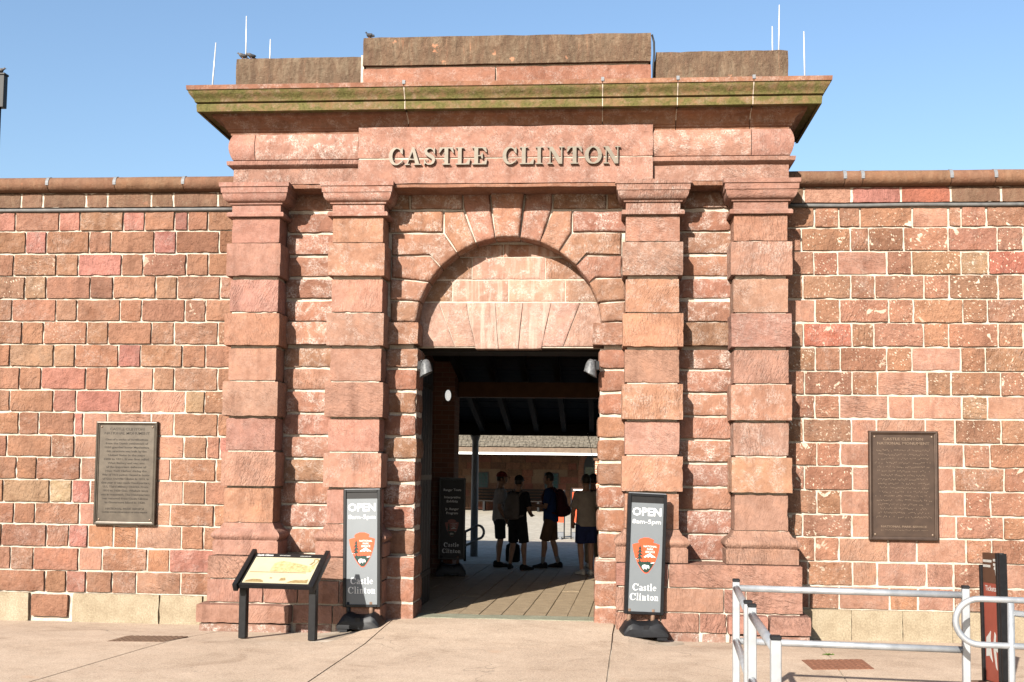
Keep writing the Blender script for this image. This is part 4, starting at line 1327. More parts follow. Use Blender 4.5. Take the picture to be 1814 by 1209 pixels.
# big bronze letters on the frieze
LET = [('C', 690), ('A', 718), ('S', 751), ('T', 778), ('L', 808), ('E', 837), ('C', 891), ('L', 921), ('I', 949), ('N', 970), ('T', 1004), ('O', 1036), ('N', 1069)]
LEND = [716, 747, 773, 805, 834, 864, 917, 947, 963, 1000, 1032, 1066, 1099]
for (ch, xa), xe in zip(LET, LEND):
    yb = 294.5 - (xa - 690) * 3.0 / 400
    X0, X1 = PX(xa, 280, YP), PX(xe, 280, YP)
    z0, z1 = PZ(xa, yb, YP), PZ(xa, yb - 30.5, YP)
    h = z1 - z0
    w = glyph(ch)[2] * h
    bm = bmesh.new()
    draw_glyph(bm, ch, 0, 0, h, -0.040, -0.012)
    sx = (X1 - X0) / (w * 0.96)
    for v in bm.verts: v.co.x *= sx
    for px_, pz_ in ((0.3, 0.3), (0.3, 0.7)):       # stand-off pins
        bx(bm, w * sx * px_ - 0.005, w * sx * px_ + 0.005, -0.014, 0.012, h * pz_ - 0.005, h * pz_ + 0.005)
    finish('letter', to_mesh(bm), M['letter'], gate, (X0, YP, z0))

# ================================================================== BRONZE PLAQUES
def plaque(c4, lines, mat, tmat, label, body_bars=False):
    P3 = [onY(x, y, YW - 0.05) for x, y in c4]      # tl, tr, br, bl
    x0 = (P3[0].x + P3[3].x) / 2
    x1 = (P3[1].x + P3[2].x) / 2
    z1 = (P3[0].z + P3[1].z) / 2
    z0 = (P3[2].z + P3[3].z) / 2
    cx, cz = (x0 + x1) / 2, (z0 + z1) / 2
    hw, hh = (x1 - x0) / 2, (z1 - z0) / 2
    t = thing('bronze_plaque', label, 'plaque', (cx, YW - 0.03, z0))
    bm = bmesh.new()
    bx(bm, -hw + 0.03, hw - 0.03, -0.018, 0.03, -hh + 0.03, hh - 0.03)
    finish('plate', to_mesh(bm), mat, t, (cx, YW - 0.03, cz))
    bm = bmesh.new()
    prof = [(0.0, 0.03), (0.0, -0.030), (0.006, -0.036), (0.016, -0.038), (0.024, -0.034), (0.028, -0.028), (0.036, -0.026), (0.042, -0.018)]
    rings = []
    for d, y in prof:
        rings.append([bm.verts.new((sx * (hw - d), y, sz * (hh - d))) for sx, sz in ((-1, -1), (1, -1), (1, 1), (-1, 1))])
    for a, b_ in zip(rings, rings[1:]):
        for i in range(4): bm.faces.new((a[i], a[(i + 1) % 4], b_[(i + 1) % 4], b_[i]))
    finish('frame', to_mesh(bm), mat, t, (cx, YW - 0.03, cz))
    for sx in (-1, 1):
        for sz in (-1, 1):
            bm = bmesh.new()
            bmesh.ops.create_uvsphere(bm, u_segments=10, v_segments=6, radius=0.013)
            for v in bm.verts: v.co.y *= 0.6
            finish('screw', to_mesh(bm, 4), M['bronze_text2'], t, (cx + sx * (hw - 0.062), YW - 0.03 - 0.019, cz + sz * (hh - 0.062)))
    parts = []
    for txt, zf, size, wid in lines:
        z = hh - 2 * hh * zf
        if txt is None:
            # worn line: short raised bars at random heights in place of letters
            bmw = bmesh.new()
            x = -wid / 2
            while x < wid / 2:
                l = random.uniform(0.006, 0.014)
                if random.random() < 0.16:
                    x += 0.016
                    continue
                zz = random.uniform(-0.5, 0.2) * size
                bx(bmw, x, x + l * 0.6, -0.0035, 0.001, zz - size * 0.2, zz + size * 0.25)
                x += l + 0.004
            parts.append((to_mesh(bmw), T_((0, -0.018, z))))
            continue
        me = sans_mesh(txt, size, 0.0008, 0.002)
        xs2 = [v.co.x for v in me.vertices]
        w = max(xs2) - min(xs2)
        parts.append((me, T_((0, -0.019, z)) @ Matrix.Diagonal((wid / w, 1, 1, 1))))
    me = join_meshes(parts)
    finish('lettering', me, tmat, t, (cx, YW - 0.03, cz))
    return t
W1 = 0.56
TXT1 = [('CASTLE CLINTON', 0.075, 0.042, 0.40), ('NATIONAL MONUMENT', 0.115, 0.042, 0.53),
 ('One of a series of fortifications', 0.176, 0.030, 0.50), ('from the Dutch settlement of', 0.214, 0.030, 0.50), ('1626 guarded lower Manhattan;', 0.252, 0.030, 0.52),
 ('this structure was built by the', 0.290, 0.030, 0.47), ('United States in the years', 0.328, 0.030, 0.43), ('1808 to 1811. It was first called', 0.366, 0.030, 0.52),
 ('West Battery and was one', 0.404, 0.030, 0.43), ('of the important defenses of', 0.442, 0.030, 0.47), ('New York Harbor during the', 0.480, 0.030, 0.48),
 ('War of 1812 period. Named in honor', 0.518, 0.030, 0.56), ('of Gov. DeWitt Clinton in 1815, in', 0.556, 0.030, 0.54), ('that year it was made Headquarters,', 0.594, 0.030, 0.57),
 ('U.S. Third Military District. From', 0.632, 0.030, 0.53), ('1816 to 1820 Gen. Winfield Scott', 0.670, 0.030, 0.53), ('was in command. The Headquarters', 0.708, 0.030, 0.57),
 ('was removed from Castle Clinton', 0.746, 0.030, 0.54), ('to Governors Island in 1820.', 0.784, 0.030, 0.48),
 ('NATIONAL PARK SERVICE', 0.845, 0.030, 0.45), ('UNITED STATES DEPARTMENT OF THE INTERIOR', 0.878, 0.020, 0.53)]
plaque([(173, 747), (281, 747), (273, 931), (164, 930)], TXT1, M['bronze'], M['bronze_text'],
       'greyish bronze plaque with legible text lines on the wall left of the gateway')
TXT2 = [('CASTLE CLINTON', 0.075, 0.040, 0.42), ('NATIONAL MONUMENT', 0.115, 0.040, 0.55)] + [(None, 0.176 + 0.038 * i, 0.024, random.uniform(0.46, 0.60)) for i in range(17)] + [('NATIONAL PARK SERVICE', 0.875, 0.030, 0.48), (None, 0.905, 0.014, 0.48)]
plaque([(1538, 764), (1660, 764), (1664, 959), (1541, 957)], TXT2, M['bronze_red'], M['bronze_text2'],
       'reddish brown bronze plaque with worn text on the wall right of the gateway')

# ================================================================== BANNER SIGNS
def emblem(parent, w, loc, mt, dim=False):
    """park service arrowhead: orange field, dark green foot, tree, snowy peak, bison, lettering"""
    h = w * 1.30
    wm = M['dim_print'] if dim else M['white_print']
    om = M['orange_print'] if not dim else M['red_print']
    S = lambda pts: [((x - 0.5) * w, (0.5 - y) * h) for x, y in pts]
    out = [(0.27, 0.04), (0.42, 0.0), (0.60, 0.0), (0.74, 0.04), (0.79, 0.06), (0.76, 0.13), (0.88, 0.155), (1.0, 0.18), (0.98, 0.34), (0.93, 0.50), (0.85, 0.68), (0.74, 0.84), (0.62, 0.97), (0.54, 1.0), (0.46, 0.985), (0.35, 0.90), (0.22, 0.74), (0.10, 0.53), (0.03, 0.34), (0.0, 0.20), (0.12, 0.17), (0.24, 0.15), (0.20, 0.10)]
    def flat(name, polys, mat, y):
        bm = bmesh.new()
        for i, p in enumerate(polys): prism(bm, S(p), -y - i * 0.00012, -y + 0.0006)
        me = to_mesh(bm)
        me.transform(mt)
        return me, mat
    def strip(name, pts, z0):
        pass
    items = []
    root_me, root_m = flat('emblem', [out], om, 0.0012)
    em = finish('emblem', root_me, root_m, parent, loc)
    sub = [
        ('emblem_ground', [[(0.20, 0.69), (0.30, 0.655), (0.40, 0.68), (0.60, 0.66), (0.70, 0.69), (0.80, 0.69), (0.85, 0.66), (0.73, 0.83), (0.61, 0.955), (0.54, 0.975), (0.47, 0.965), (0.36, 0.88), (0.24, 0.74)],
                           [(0.38, 0.69), (0.40, 0.62), (0.43, 0.69)], [(0.46, 0.69), (0.48, 0.63), (0.51, 0.69)], [(0.55, 0.69), (0.57, 0.63), (0.60, 0.69)], [(0.64, 0.69), (0.66, 0.635), (0.70, 0.69)]], M['green_print'], 0.0022),
        ('emblem_mountain', [[(0.42, 0.54), (0.52, 0.485), (0.60, 0.45), (0.655, 0.425), (0.72, 0.47), (0.80, 0.505), (0.88, 0.55), (0.78, 0.535), (0.72, 0.55), (0.66, 0.52), (0.60, 0.55), (0.54, 0.53), (0.48, 0.555)],
                             [(0.12, 0.60), (0.20, 0.585), (0.24, 0.60), (0.20, 0.615)], [(0.68, 0.70), (0.80, 0.675), (0.84, 0.68), (0.79, 0.71), (0.70, 0.715)]], wm, 0.0030),
        ('emblem_tree', [[(0.255, 0.70), (0.265, 0.24), (0.285, 0.24), (0.305, 0.70)], [(0.22, 0.33), (0.28, 0.20), (0.34, 0.34), (0.28, 0.31)], [(0.18, 0.44), (0.28, 0.30), (0.37, 0.42), (0.28, 0.40)], [(0.17, 0.54), (0.28, 0.39), (0.40, 0.50), (0.29, 0.49)], [(0.15, 0.62), (0.28, 0.48), (0.40, 0.60), (0.28, 0.58)]], M['green_print'], 0.0040),
        ('emblem_bison', [[(0.37, 0.80), (0.40, 0.765), (0.47, 0.75), (0.55, 0.765), (0.61, 0.765), (0.645, 0.80), (0.64, 0.855), (0.62, 0.86), (0.61, 0.83), (0.56, 0.845), (0.55, 0.88), (0.52, 0.88), (0.51, 0.85), (0.46, 0.85), (0.45, 0.885), (0.42, 0.885), (0.40, 0.85), (0.375, 0.84)]], wm, 0.0048),
    ]
    for nm, polys, mat, y in sub:
        me, mm = flat(nm, polys, mat, y)
        finish(nm, me, mm, em, loc)
    parts = []
    for k, tline in enumerate(('NATIONAL', 'PARK', 'SERVICE')):
        me = sans_mesh(tline, w * 0.098, w * 0.0012, 0.0004)
        parts.append((me, mt @ T_(((0.655 - 0.5) * w, -0.0036, (0.5 - (0.245 + 0.076 * k)) * h))))
    finish('lettering', join_meshes(parts), wm, em, loc)
    return em

def banner_sign(label, base_px, lean, yaw, lines=None, dim=False, z=0.0, scale=1.0, group=None):
    p = onG(*base_px, z)
    t = thing('banner_sign', label, 'sign', (p.x, p.y, z), group)
    Rm = Matrix.Rotation(yaw, 4, 'Z')
    Rl = Rm @ T_((0, 0, 0.16)) @ Matrix.Rotation(lean, 4, 'Y') @ Matrix.Rotation(radians(-2.0), 4, 'X') @ T_((0, 0, -0.16))
    loc = (p.x, p.y, z)
    # weighted base with a raised middle saddle and two feet
    bm = bmesh.new()
    prof = [(-0.26, 0.03), (-0.255, 0.07), (-0.20, 0.135), (-0.15, 0.158), (-0.06, 0.135), (0.06, 0.135), (0.15, 0.158), (0.20, 0.135), (0.255, 0.07), (0.26, 0.03)]
    secs = []
    for y, k, zz in ((-0.19, 0.80, 0.0), (-0.165, 1.0, 0.0), (-0.10, 1.0, 0.012), (0.0, 0.98, 0.018), (0.10, 1.0, 0.012), (0.165, 1.0, 0.0), (0.19, 0.80, 0.0)):
        secs.append([bm.verts.new((x * (0.985 if abs(y) > .16 else 1), y, 0.025 + (zz_ - 0.025) * (0.55 if abs(y) > 0.17 else 0.86 if abs(y) > .12 else 1.0) + zz * 0.3)) for x, zz_ in prof])
    for a, b_ in zip(secs, secs[1:]):
        for i in range(len(prof) - 1): bm.faces.new((a[i], a[i + 1], b_[i + 1], b_[i]))
    for sc in (secs[0], secs[-1]): bm.faces.new(sc)
    bm.faces.new([s[0] for s in secs])
    bm.faces.new([s[-1] for s in secs])
    bx(bm, -0.245, -0.13, -0.175, 0.175, 0.0, 0.045)
    bx(bm, 0.13, 0.245, -0.175, 0.175, 0.0, 0.045)
    bx(bm, -0.03, 0.03, -0.186, -0.16, 0.03, 0.125)
    for v in bm.verts: v.co = Rm @ Vector((v.co.x * 0.90, v.co.y * 0.92, v.co.z * 1.22))
    b = finish('base', to_mesh(bm, 0.5), M['black_plastic'], t, loc)
    for sx in (-0.15, 0.10):
        bm = bmesh.new()
        tube(bm, [Rl @ Vector((sx, 0, 0.12)), Rl @ Vector((sx, 0, 0.30))], 0.024, 10)
        finish('post', to_mesh(bm), M['post_rust'] if (sx > 0 or lean > 0.02) else M['black_paint'], t, loc)
    W, H, z0 = 0.205, 1.245, 0.245
    bm = bmesh.new()
    bx(bm, -W + 0.024, W - 0.024, -0.018, 0.018, z0 + 0.02, z0 + H - 0.02)
    for v in bm.verts: v.co = Rl @ v.co
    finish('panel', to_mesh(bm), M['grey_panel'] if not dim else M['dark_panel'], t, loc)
    bm = bmesh.new()
    for a in ((-W, -W + 0.034, z0, z0 + H), (W - 0.034, W, z0, z0 + H)):
        bx(bm, a[0], a[1], -0.034, 0.034, a[2], a[3])
    bx(bm, -W + 0.0345, W - 0.0345, -0.033, 0.033, z0, z0 + 0.028)
    bx(bm, -W + 0.0345, W - 0.0345, -0.033, 0.033, z0 + H - 0.028, z0 + H)
    bevel_mesh(bm, 0.004, 1)
    for v in bm.verts: v.co = Rl @ v.co
    fr = finish('frame', to_mesh(bm, 0.6), M['black_paint'], t, loc)
    bm = bmesh.new()
    bx(bm, -W + 0.01, W - 0.01, -0.02, 0.02, z0 + H + 0.0005, z0 + H + 0.009)
    for v in bm.verts: v.co = Rl @ v.co
    finish('edge_strip', to_mesh(bm), M['zinc'], fr, loc)
    if not dim:
        bm = bmesh.new()
        bx(bm, -W + 0.0345, W - 0.0345, -0.0215, -0.0185, z0 + H - 0.095, z0 + H - 0.029)
        for v in bm.verts: v.co = Rl @ v.co
        finish('header_band', to_mesh(bm), M['dark_panel'], t, loc)
    yf = -0.0195
    parts = []
    if not dim:
        for txt, zf, size, wid in (('OPEN', 0.845, 0.115, 0.305), ('8am-5pm', 0.765, 0.062, 0.300)):
            me = sans_mesh(txt, size, 0.0030 if size > 0.1 else 0.0003, 0.0006)
            w = max(v.co.x for v in me.vertices) - min(v.co.x for v in me.vertices)
            parts.append((me, Rl @ T_((0, yf, z0 + H * zf)) @ Matrix.Diagonal((wid / w, 1, 1, 1))))
        emblem(t, 0.285, loc, Rl @ T_((0, yf, z0 + H * 0.485)), False)
        names, hh_, zs = ('Castle', 'Clinton'), 0.070, (0.195, 0.115)
    else:
        for txt, zf, size, wid in (('Ranger Tours', 0.855, 0.05, 0.27), ('Interpretive', 0.765, 0.05, 0.25), ('Exhibits', 0.715, 0.05, 0.17), ('Jr. Ranger', 0.62, 0.05, 0.21), ('Program', 0.57, 0.05, 0.18)):
            me = sans_mesh(txt, size, 0.001, 0.0006)
            w = max(v.co.x for v in me.vertices) - min(v.co.x for v in me.vertices)
            parts.append((me, Rl @ T_((0, yf, z0 + H * zf)) @ Matrix.Diagonal((wid / w, 1, 1, 1))))
        emblem(t, 0.21, loc, Rl @ T_((0, yf, z0 + H * 0.385)), True)
        names, hh_, zs = ('Castle', 'Clinton'), 0.066, (0.155, 0.08)
    bm = bmesh.new()
    for nm, zf in zip(names, zs):
        w = serif_width(nm, hh_, 0.06)
        x = -w / 2
        for ch in nm:
            x += draw_glyph(bm, ch, x, z0 + H * zf, hh_, yf - 0.0015, yf + 0.0005) + hh_ * 0.06
    for v in bm.verts: v.co = Rl @ v.co
    mm = to_mesh(bm)
    parts.append((mm, Matrix.Identity(4)))
    finish('lettering', join_meshes(parts), M['white_print'], t, loc)
    return t
banner_sign('grey banner sign reading OPEN on a black base, standing left of the archway', (641, 1117), radians(-1.6), radians(-4), z=-0.02, group='banner signs in front of the gateway')
banner_sign('leaning grey banner sign reading OPEN on a black base, standing right of the archway', (1139, 1131), radians(2.1), radians(9), z=-0.02, group='banner signs in front of the gateway')
banner_sign('dark banner sign reading Ranger Tours, in shade inside the passage', (799, 1020), 0.0, radians(6), dim=True, z=0.07)

# ================================================================== WAYSIDE PANEL
def wayside():
    zg = -0.01
    l0, l1 = onG(426, 1133, zg), onG(557, 1132, zg)
    t = thing('wayside_panel', 'low slanted information panel on two black legs before the left pilasters', 'information panel', ((l0.x + l1.x) / 2, l0.y, zg))
    ax = (l1 - l0).normalized()
    ay = Vector((-ax.y, ax.x, 0))
    O = (l0 + l1) / 2
    ax = Vector((cos(radians(-4)), sin(radians(-4)), 0))
    ay = Vector((-ax.y, ax.x, 0))
    Wd, D = 0.735, 0.52
    tilt = radians(31)
    zf = onY(487, 1037, l0.y - 0.12).z
    Mx = Matrix(((ax.x, ay.x, 0, 0), (ax.y, ay.y, 0, 0), (0, 0, 1, 0), (0, 0, 0, 1)))
    Pm = Mx @ T_((0.0, -0.13, zf - zg)) @ Matrix.Rotation(tilt, 4, 'X') @ Matrix.Diagonal((0.735 / 0.86, 0.52 / 0.56, 1, 1))
    Wd, D = 0.86, 0.56      # x across, y up the slope, z out of the panel
    loc = (O.x, O.y, zg)
    def part(name, fill, mat, par=t, smooth=None):
        bm = bmesh.new()
        fill(bm)
        return finish(name, to_mesh(bm, smooth), mat, par, loc)
    for sx in (-1, 1):
        def leg(bm):
            x = sx * (l1 - l0).length / 2
            bx(bm, x - 0.038, x + 0.038, -0.04, 0.04, 0, zf - zg + 0.06, M4=Mx)
            bevel_mesh(bm, 0.006, 1)
        part('leg', leg, M['black_paint'], smooth=0.6)
    for sx in (-1, 1):
        def rail(bm):
            x = sx * (Wd / 2 + 0.03)
            bx(bm, x - 0.028, x + 0.028, -0.06, D + 0.04, -0.055, 0.03, M4=Pm)
            bevel_mesh(bm, 0.008, 2)
        part('side_rail', rail, M['black_paint'], smooth=0.6)
    pn = part('panel', lambda bm: bx(bm, -Wd / 2 + 0.003, Wd / 2 - 0.003, -0.01, D, -0.03, 0.0, M4=Pm), M['dark_panel'])
    part('front_lip', lambda bm: bx(bm, -Wd / 2 + 0.003, Wd / 2 - 0.003, -0.03, -0.0105, -0.035, 0.008, M4=Pm), M['black_paint'])
    part('print_sheet', lambda bm: bx(bm, -Wd / 2 + 0.03, Wd / 2 - 0.03, 0.018, D - 0.075, 0.0005, 0.003, M4=Pm), M['cream_print'], pn)
    part('print_rule', lambda bm: bx(bm, -Wd / 2 + 0.05, Wd / 2 - 0.12, 0.205, 0.217, 0.0031, 0.004, M4=Pm), M['sepia_dark'], pn)
    def view(bm):
        pts = [(-0.14, 0.225), (0.36, 0.225), (0.385, 0.30), (0.37, 0.40), (0.33, 0.33), (0.22, 0.36), (0.05, 0.40), (-0.06, 0.42), (-0.13, 0.37)]
        f = bm.faces.new([bm.verts.new(Pm @ Vector((x, y, 0.0042))) for x, y in pts])
    part('print_view', view, M['sepia_print'], pn)
    def small(bm):
        for i, pts in enumerate(([(-0.38, 0.03), (-0.15, 0.03), (-0.16, 0.06), (-0.20, 0.08), (-0.29, 0.085), (-0.36, 0.06)], [(0.13, 0.03), (0.38, 0.03), (0.375, 0.10), (0.34, 0.08), (0.22, 0.08), (0.17, 0.06)], [(-0.10, 0.10), (-0.09, 0.12), (-0.06, 0.11), (-0.07, 0.095)], [(0.03, 0.06), (0.04, 0.11), (0.09, 0.12), (0.11, 0.07)])):
            bm.faces.new([bm.verts.new(Pm @ Vector((x, y, 0.0043 + i * 0.0002))) for x, y in pts])
    part('print_vignette', small, M['sepia_dark'], pn)
    def tree(bm):
        for i, pts in enumerate(([(0.30, 0.36), (0.34, 0.42), (0.33, 0.46), (0.37, 0.475), (0.40, 0.45), (0.39, 0.40), (0.36, 0.36), (0.385, 0.42), (0.375, 0.455), (0.345, 0.45), (0.355, 0.41), (0.33, 0.36)],)):
            bm.faces.new([bm.verts.new(Pm @ Vector((x, y, 0.0052))) for x, y in pts])
    part('print_tree', tree, M['sepia_dark'], pn)
    toZ = Matrix.Rotation(-pi / 2, 4, 'X')
    parts = []
    me = sans_mesh('Castle Clinton', 0.042, 0.001, 0.0004)
    w = max(v.co.x for v in me.vertices) - min(v.co.x for v in me.vertices)
    parts.append((me, Pm @ T_((-0.30, D - 0.035, 0.0012)) @ toZ @ Matrix.Diagonal((0.20 / w, 1, 1, 1))))
    finish('lettering', join_meshes(parts), M['white_print'], pn, loc)
    bm = bmesh.new()
    for x0, x1, y in ((-0.12, 0.0, D - 0.035), (0.14, 0.27, D - 0.04)):
        x = x0
        while x < x1:
            bx(bm, x, x + 0.012, y - 0.005, y + 0.005, 0.0004, 0.0012, M4=Pm)
            x += 0.017
    finish('small_print', to_mesh(bm), M['dim_print'], pn, loc)
wayside()

# ================================================================== RAILINGS
def rail_run():
    t_loc = onG(1304, 1255, 0)
    hZ = 0.92
    # posts stand where their tops are seen
    def at(x, y, z=hZ):
        d = ray(x, y)
        return Vector((0, 0, EYE)) + d * ((z - EYE) / d.z)
    A, B2, B, C, D = at(1304, 1031), at(1325, 1070), at(1332, 1076), at(1374, 1134), at(1710, 1043)
    t = thing('railing', 'square post aluminium railing turning a corner, in front of the right pilasters', 'railing', (A.x, A.y, 0))
    for q in (A, B2, B, C, D):
        ang = atan2(C.y - A.y, C.x - A.x)
        if q is D: ang = atan2(D.y - A.y, D.x - A.x)
        bm = bmesh.new()
        bx(bm, -0.025, 0.025, -0.025, 0.025, -0.02, hZ)
        bevel_mesh(bm, 0.004, 1)
        bmesh.ops.rotate(bm, verts=bm.verts[:], matrix=Matrix.Rotation(ang, 3, 'Z'))
        ps = finish('post', to_mesh(bm, 0.6), M['aluminium'], t, (q.x, q.y, 0))
        bm = bmesh.new()
        bx(bm, -0.026, 0.026, -0.026, 0.026, hZ + 0.0005, hZ + 0.022)
        bevel_mesh(bm, 0.005, 1)
        bmesh.ops.rotate(bm, verts=bm.verts[:], matrix=Matrix.Rotation(ang, 3, 'Z'))
        finish('cap', to_mesh(bm, 0.6), M['black_plastic'], ps, (q.x, q.y, 0))
    for P1, P2 in ((A, B2), (B, C), (A, D)):
        d = (P2 - P1).normalized() * 0.026
        for z in (0.875, 0.50):
            a, b_ = P1 + d, P2 - d
            tube_obj('rail', [(a.x, a.y, z), ((a.x + b_.x) / 2, (a.y + b_.y) / 2, z), (b_.x, b_.y, z)], 0.024, M['aluminium'], t, 14)
    # near run going on towards the viewer beyond the frame
    # curved end handrail
    E0, E1 = at(1735, 1060, 0.89), at(1905, 1066, 0.89)
    t2 = thing('handrail', 'round looped end of an aluminium handrail before the red sign', 'handrail', (E0.x, E0.y, 0))
    ax = Vector((E1.x - E0.x, E1.y - E0.y, 0)).normalized()
    z1, z0 = 0.885, 0.585
    r = (z1 - z0) / 2
    pts = [Vector((E1.x, E1.y, z1)), Vector((E0.x, E0.y, z1))]
    for k in range(1, 16):
        th = pi / 2 + pi * k / 16
        pts.append(Vector((E0.x, E0.y, (z0 + z1) / 2)) + ax * (cos(th) * r) + Vector((0, 0, sin(th) * r)))
    pts += [Vector((E0.x, E0.y, z0)), Vector((E1.x, E1.y, z0))]
    tube_obj('rail', pts, 0.021, M['aluminium'], t2, 14)
    for xpx in (1788, 1880):
        q = at(xpx, 1062, 0.885)
        q = E0 + ax * ((q - E0).dot(ax))
        tube_obj('post', [(q.x, q.y, 0), (q.x, q.y, 0.3), (q.x, q.y, z1 - 0.018)], 0.022, M['aluminium'], t2, 14)
    q = E0 + ax * ((at(1788, 1062, 0.885) - E0).dot(ax))
    side = Vector((-ax.y, ax.x, 0))
    tube_obj('side_rail', [q + Vector((0, 0, 0.80 - q.z)) + ax * 0.02, q + ax * 0.5 - side * 0.18 + Vector((0, 0, 0.77 - q.z))], 0.021, M['aluminium'], t2, 12)
rail_run()

# ================================================================== TICKET SIGN (red)
def ticket_sign():
    p = onG(1763, 1222, 0)
    t = thing('ticket_sign', 'narrow dark red sign with white script, seen edgewise behind the rails', 'sign', (p.x, p.y, 0))
    yaw = radians(-82)
    Rm = Matrix.Rotation(yaw, 4, 'Z') @ Matrix.Rotation(radians(-2), 4, 'Y')
    loc = (p.x, p.y, 0)
    W, H, z0 = 0.14, 1.02, 0.06
    def part(name, fill, mat, par=t, bev=0):
        bm = bmesh.new()
        fill(bm)
        if bev: bevel_mesh(bm, bev, 1)
        for v in bm.verts: v.co = Rm @ v.co
        return finish(name, to_mesh(bm, 0.6 if bev else None), mat, par, loc)
    pn = part('panel', lambda bm: bx(bm, -W + 0.02, W - 0.02, -0.012, 0.012, z0, z0 + H - 0.24), M['red_print'])
    part('header', lambda bm: bx(bm, -W + 0.0205, W - 0.0205, -0.014, 0.014, z0 + H - 0.2395, z0 + H), M['brown_print'])
    for sx in (-1, 1):
        part('side_post', lambda bm: bx(bm, sx * (W - 0.0) - 0.0195, sx * (W - 0.0) + 0.0195, -0.03, 0.03, 0.02, z0 + H - (0.10 if sx < 0 else -0.005)), M['black_paint'], bev=0.004)
    part('edge_strip', lambda bm: bx(bm, W + 0.0205, W + 0.036, -0.008, 0.012, 0.05, z0 + H), M['white_paint'])
    part('back_plate', lambda bm: bx(bm, W + 0.0365, W + 0.055, -0.03, 0.03, 0.02, z0 + H), M['black_paint'])
    part('foot', lambda bm: bx(bm, -W - 0.03, W + 0.03, -0.16, 0.16, 0.0, 0.05), M['rust_brown'], bev=0.008)
    def mark(bm):
        for i, poly in enumerate(([(-0.12, 0.34), (-0.02, 0.40), (-0.035, 0.335), (-0.03, 0.26), (0.0, 0.155), (-0.06, 0.20), (-0.13, 0.19)],
                     [(0.06, 0.395), (0.085, 0.37), (0.07, 0.30), (0.13, 0.26), (0.11, 0.24), (0.075, 0.25), (0.095, 0.10), (0.07, 0.12), (0.03, 0.24), (0.03, 0.30)],
                     [(0.10, 0.93), (0.12, 0.91), (0.155, 0.80), (0.155, 0.72), (0.12, 0.70), (0.13, 0.80)])):
            prism(bm, [(x * 0.78, z0 + z) for x, z in poly], -0.0145 - i * 0.0002, -0.0125)
    part('print_mark', mark, M['dim_print'], pn)
    parts = []
    for txt, x, z, s in (('Tickets', 0.0, 0.735, 0.062),):
        me = sans_mesh(txt, s, 0.0, 0.0005)
        parts.append((me, Rm @ T_((x, -0.013, z0 + z))))
    finish('lettering', join_meshes(parts), M['dim_print'], pn, loc)
    def rows(bm):
        for x0, x1, z in ((-0.11, 0.03, 0.955), (-0.11, 0.0, 0.915), (0.06, 0.10, 0.965), (0.06, 0.11, 0.93), (0.07, 0.11, 0.90)):
            x = x0
            while x < x1:
                bx(bm, x, x + 0.014, -0.0155, -0.0135, z0 + z - 0.010, z0 + z + 0.010)
                x += 0.021
    part('small_print', rows, M['dim_print'], pn)
ticket_sign()

# ================================================================== IRON COVERS, MOSS, RODS, CABLE, BIRDS, POST SIGN
def cover(pts, mat, label, zoff):
    P3 = [onG(x, y, 0.0) for x, y in pts]
    c = sum(P3, Vector()) / 4
    bm = bmesh.new()
    zt = gz(c.x, c.y) + zoff
    top = [bm.verts.new((q.x - c.x, q.y - c.y, 0)) for q in P3]
    bot = [bm.verts.new((q.x - c.x, q.y - c.y, -0.03)) for q in P3]
    bm.faces.new(top)
    for i in range(4): bm.faces.new((top[i], top[(i + 1) % 4], bot[(i + 1) % 4], bot[i]))
    o = finish('drain_cover', to_mesh(bm), mat, None, (c.x, c.y, zt))
    tag(o, label, 'drain cover')
    bm = bmesh.new()
    A_, B_, C_, D_ = [q - c for q in P3]
    n = 11
    for i in range(1, n):
        u = i / n
        for j in range(6):
            v0, v1 = (j + 0.12) / 6, (j + 0.88) / 6
            a = A_.lerp(B_, u).lerp(D_.lerp(C_, u), v0)
            b_ = A_.lerp(B_, u).lerp(D_.lerp(C_, u), v1)
            d = (B_ - A_).normalized() * 0.014
            vs = [bm.verts.new((w.x, w.y, 0.004)) for w in (a - d, a + d, b_ + d, b_ - d)]
            bm.faces.new(vs)
            vs2 = [bm.verts.new((w.x, w.y, 0.0)) for w in (a - d, a + d, b_ + d, b_ - d)]
            for k in range(4): bm.faces.new((vs[k], vs[(k + 1) % 4], vs2[(k + 1) % 4], vs2[k]))
    g_ = finish('tread_rib', to_mesh(bm), mat, o, (c.x, c.y, zt))
    g_['kind'] = 'stuff'
cover([(1420, 1170), (1527, 1169), (1549, 1186), (1440, 1187)], M['rust'], 'rusty red iron cover in the paving before the right pilasters', 0.004)
cover([(225, 1126), (333, 1127), (290, 1137), (188, 1136)], M['rust_brown'], 'brown iron cover in the paving below the left plaque', 0.004)

def mossy(pts, n, label):
    bm = bmesh.new()
    A_, B_ = pts
    for i in range(n):
        u = random.random()
        p = A_.lerp(B_, u) + Vector((random.uniform(-.03, .03), random.uniform(-.02, .02), 0))
        for k in range(4):
            a = random.uniform(0, 2 * pi)
            l = random.uniform(0.012, 0.03)
            d = Vector((cos(a), sin(a), 0))
            s = Vector((-d.y, d.x, 0)) * l * 0.35
            q = p + Vector((0, 0, 0.002))
            tip = p + d * l * 0.8 + Vector((0, 0, l * 0.7))
            mid = p + d * l * 0.5 + Vector((0, 0, l * 0.5))
            bm.faces.new([bm.verts.new(w) for w in (q, mid + s, tip, mid - s)])
    o = finish('moss', to_mesh(bm), M['moss_green'])
    tag(o, label, 'moss')
    o['kind'] = 'stuff'
m0 = Vector((1.58, 11.84, gz(1.58, 11.84)))
mossy((m0, Vector((1.95, 11.845, m0.z))), 150, 'green moss along the foot of the right outer plinth')
w0 = onG(1463, 1162, -0.02)
mossy((w0, w0 + Vector((0.05, 0.02, 0))), 26, 'small weed tuft in the paving joint right of the gateway')
for i in range(4): pass

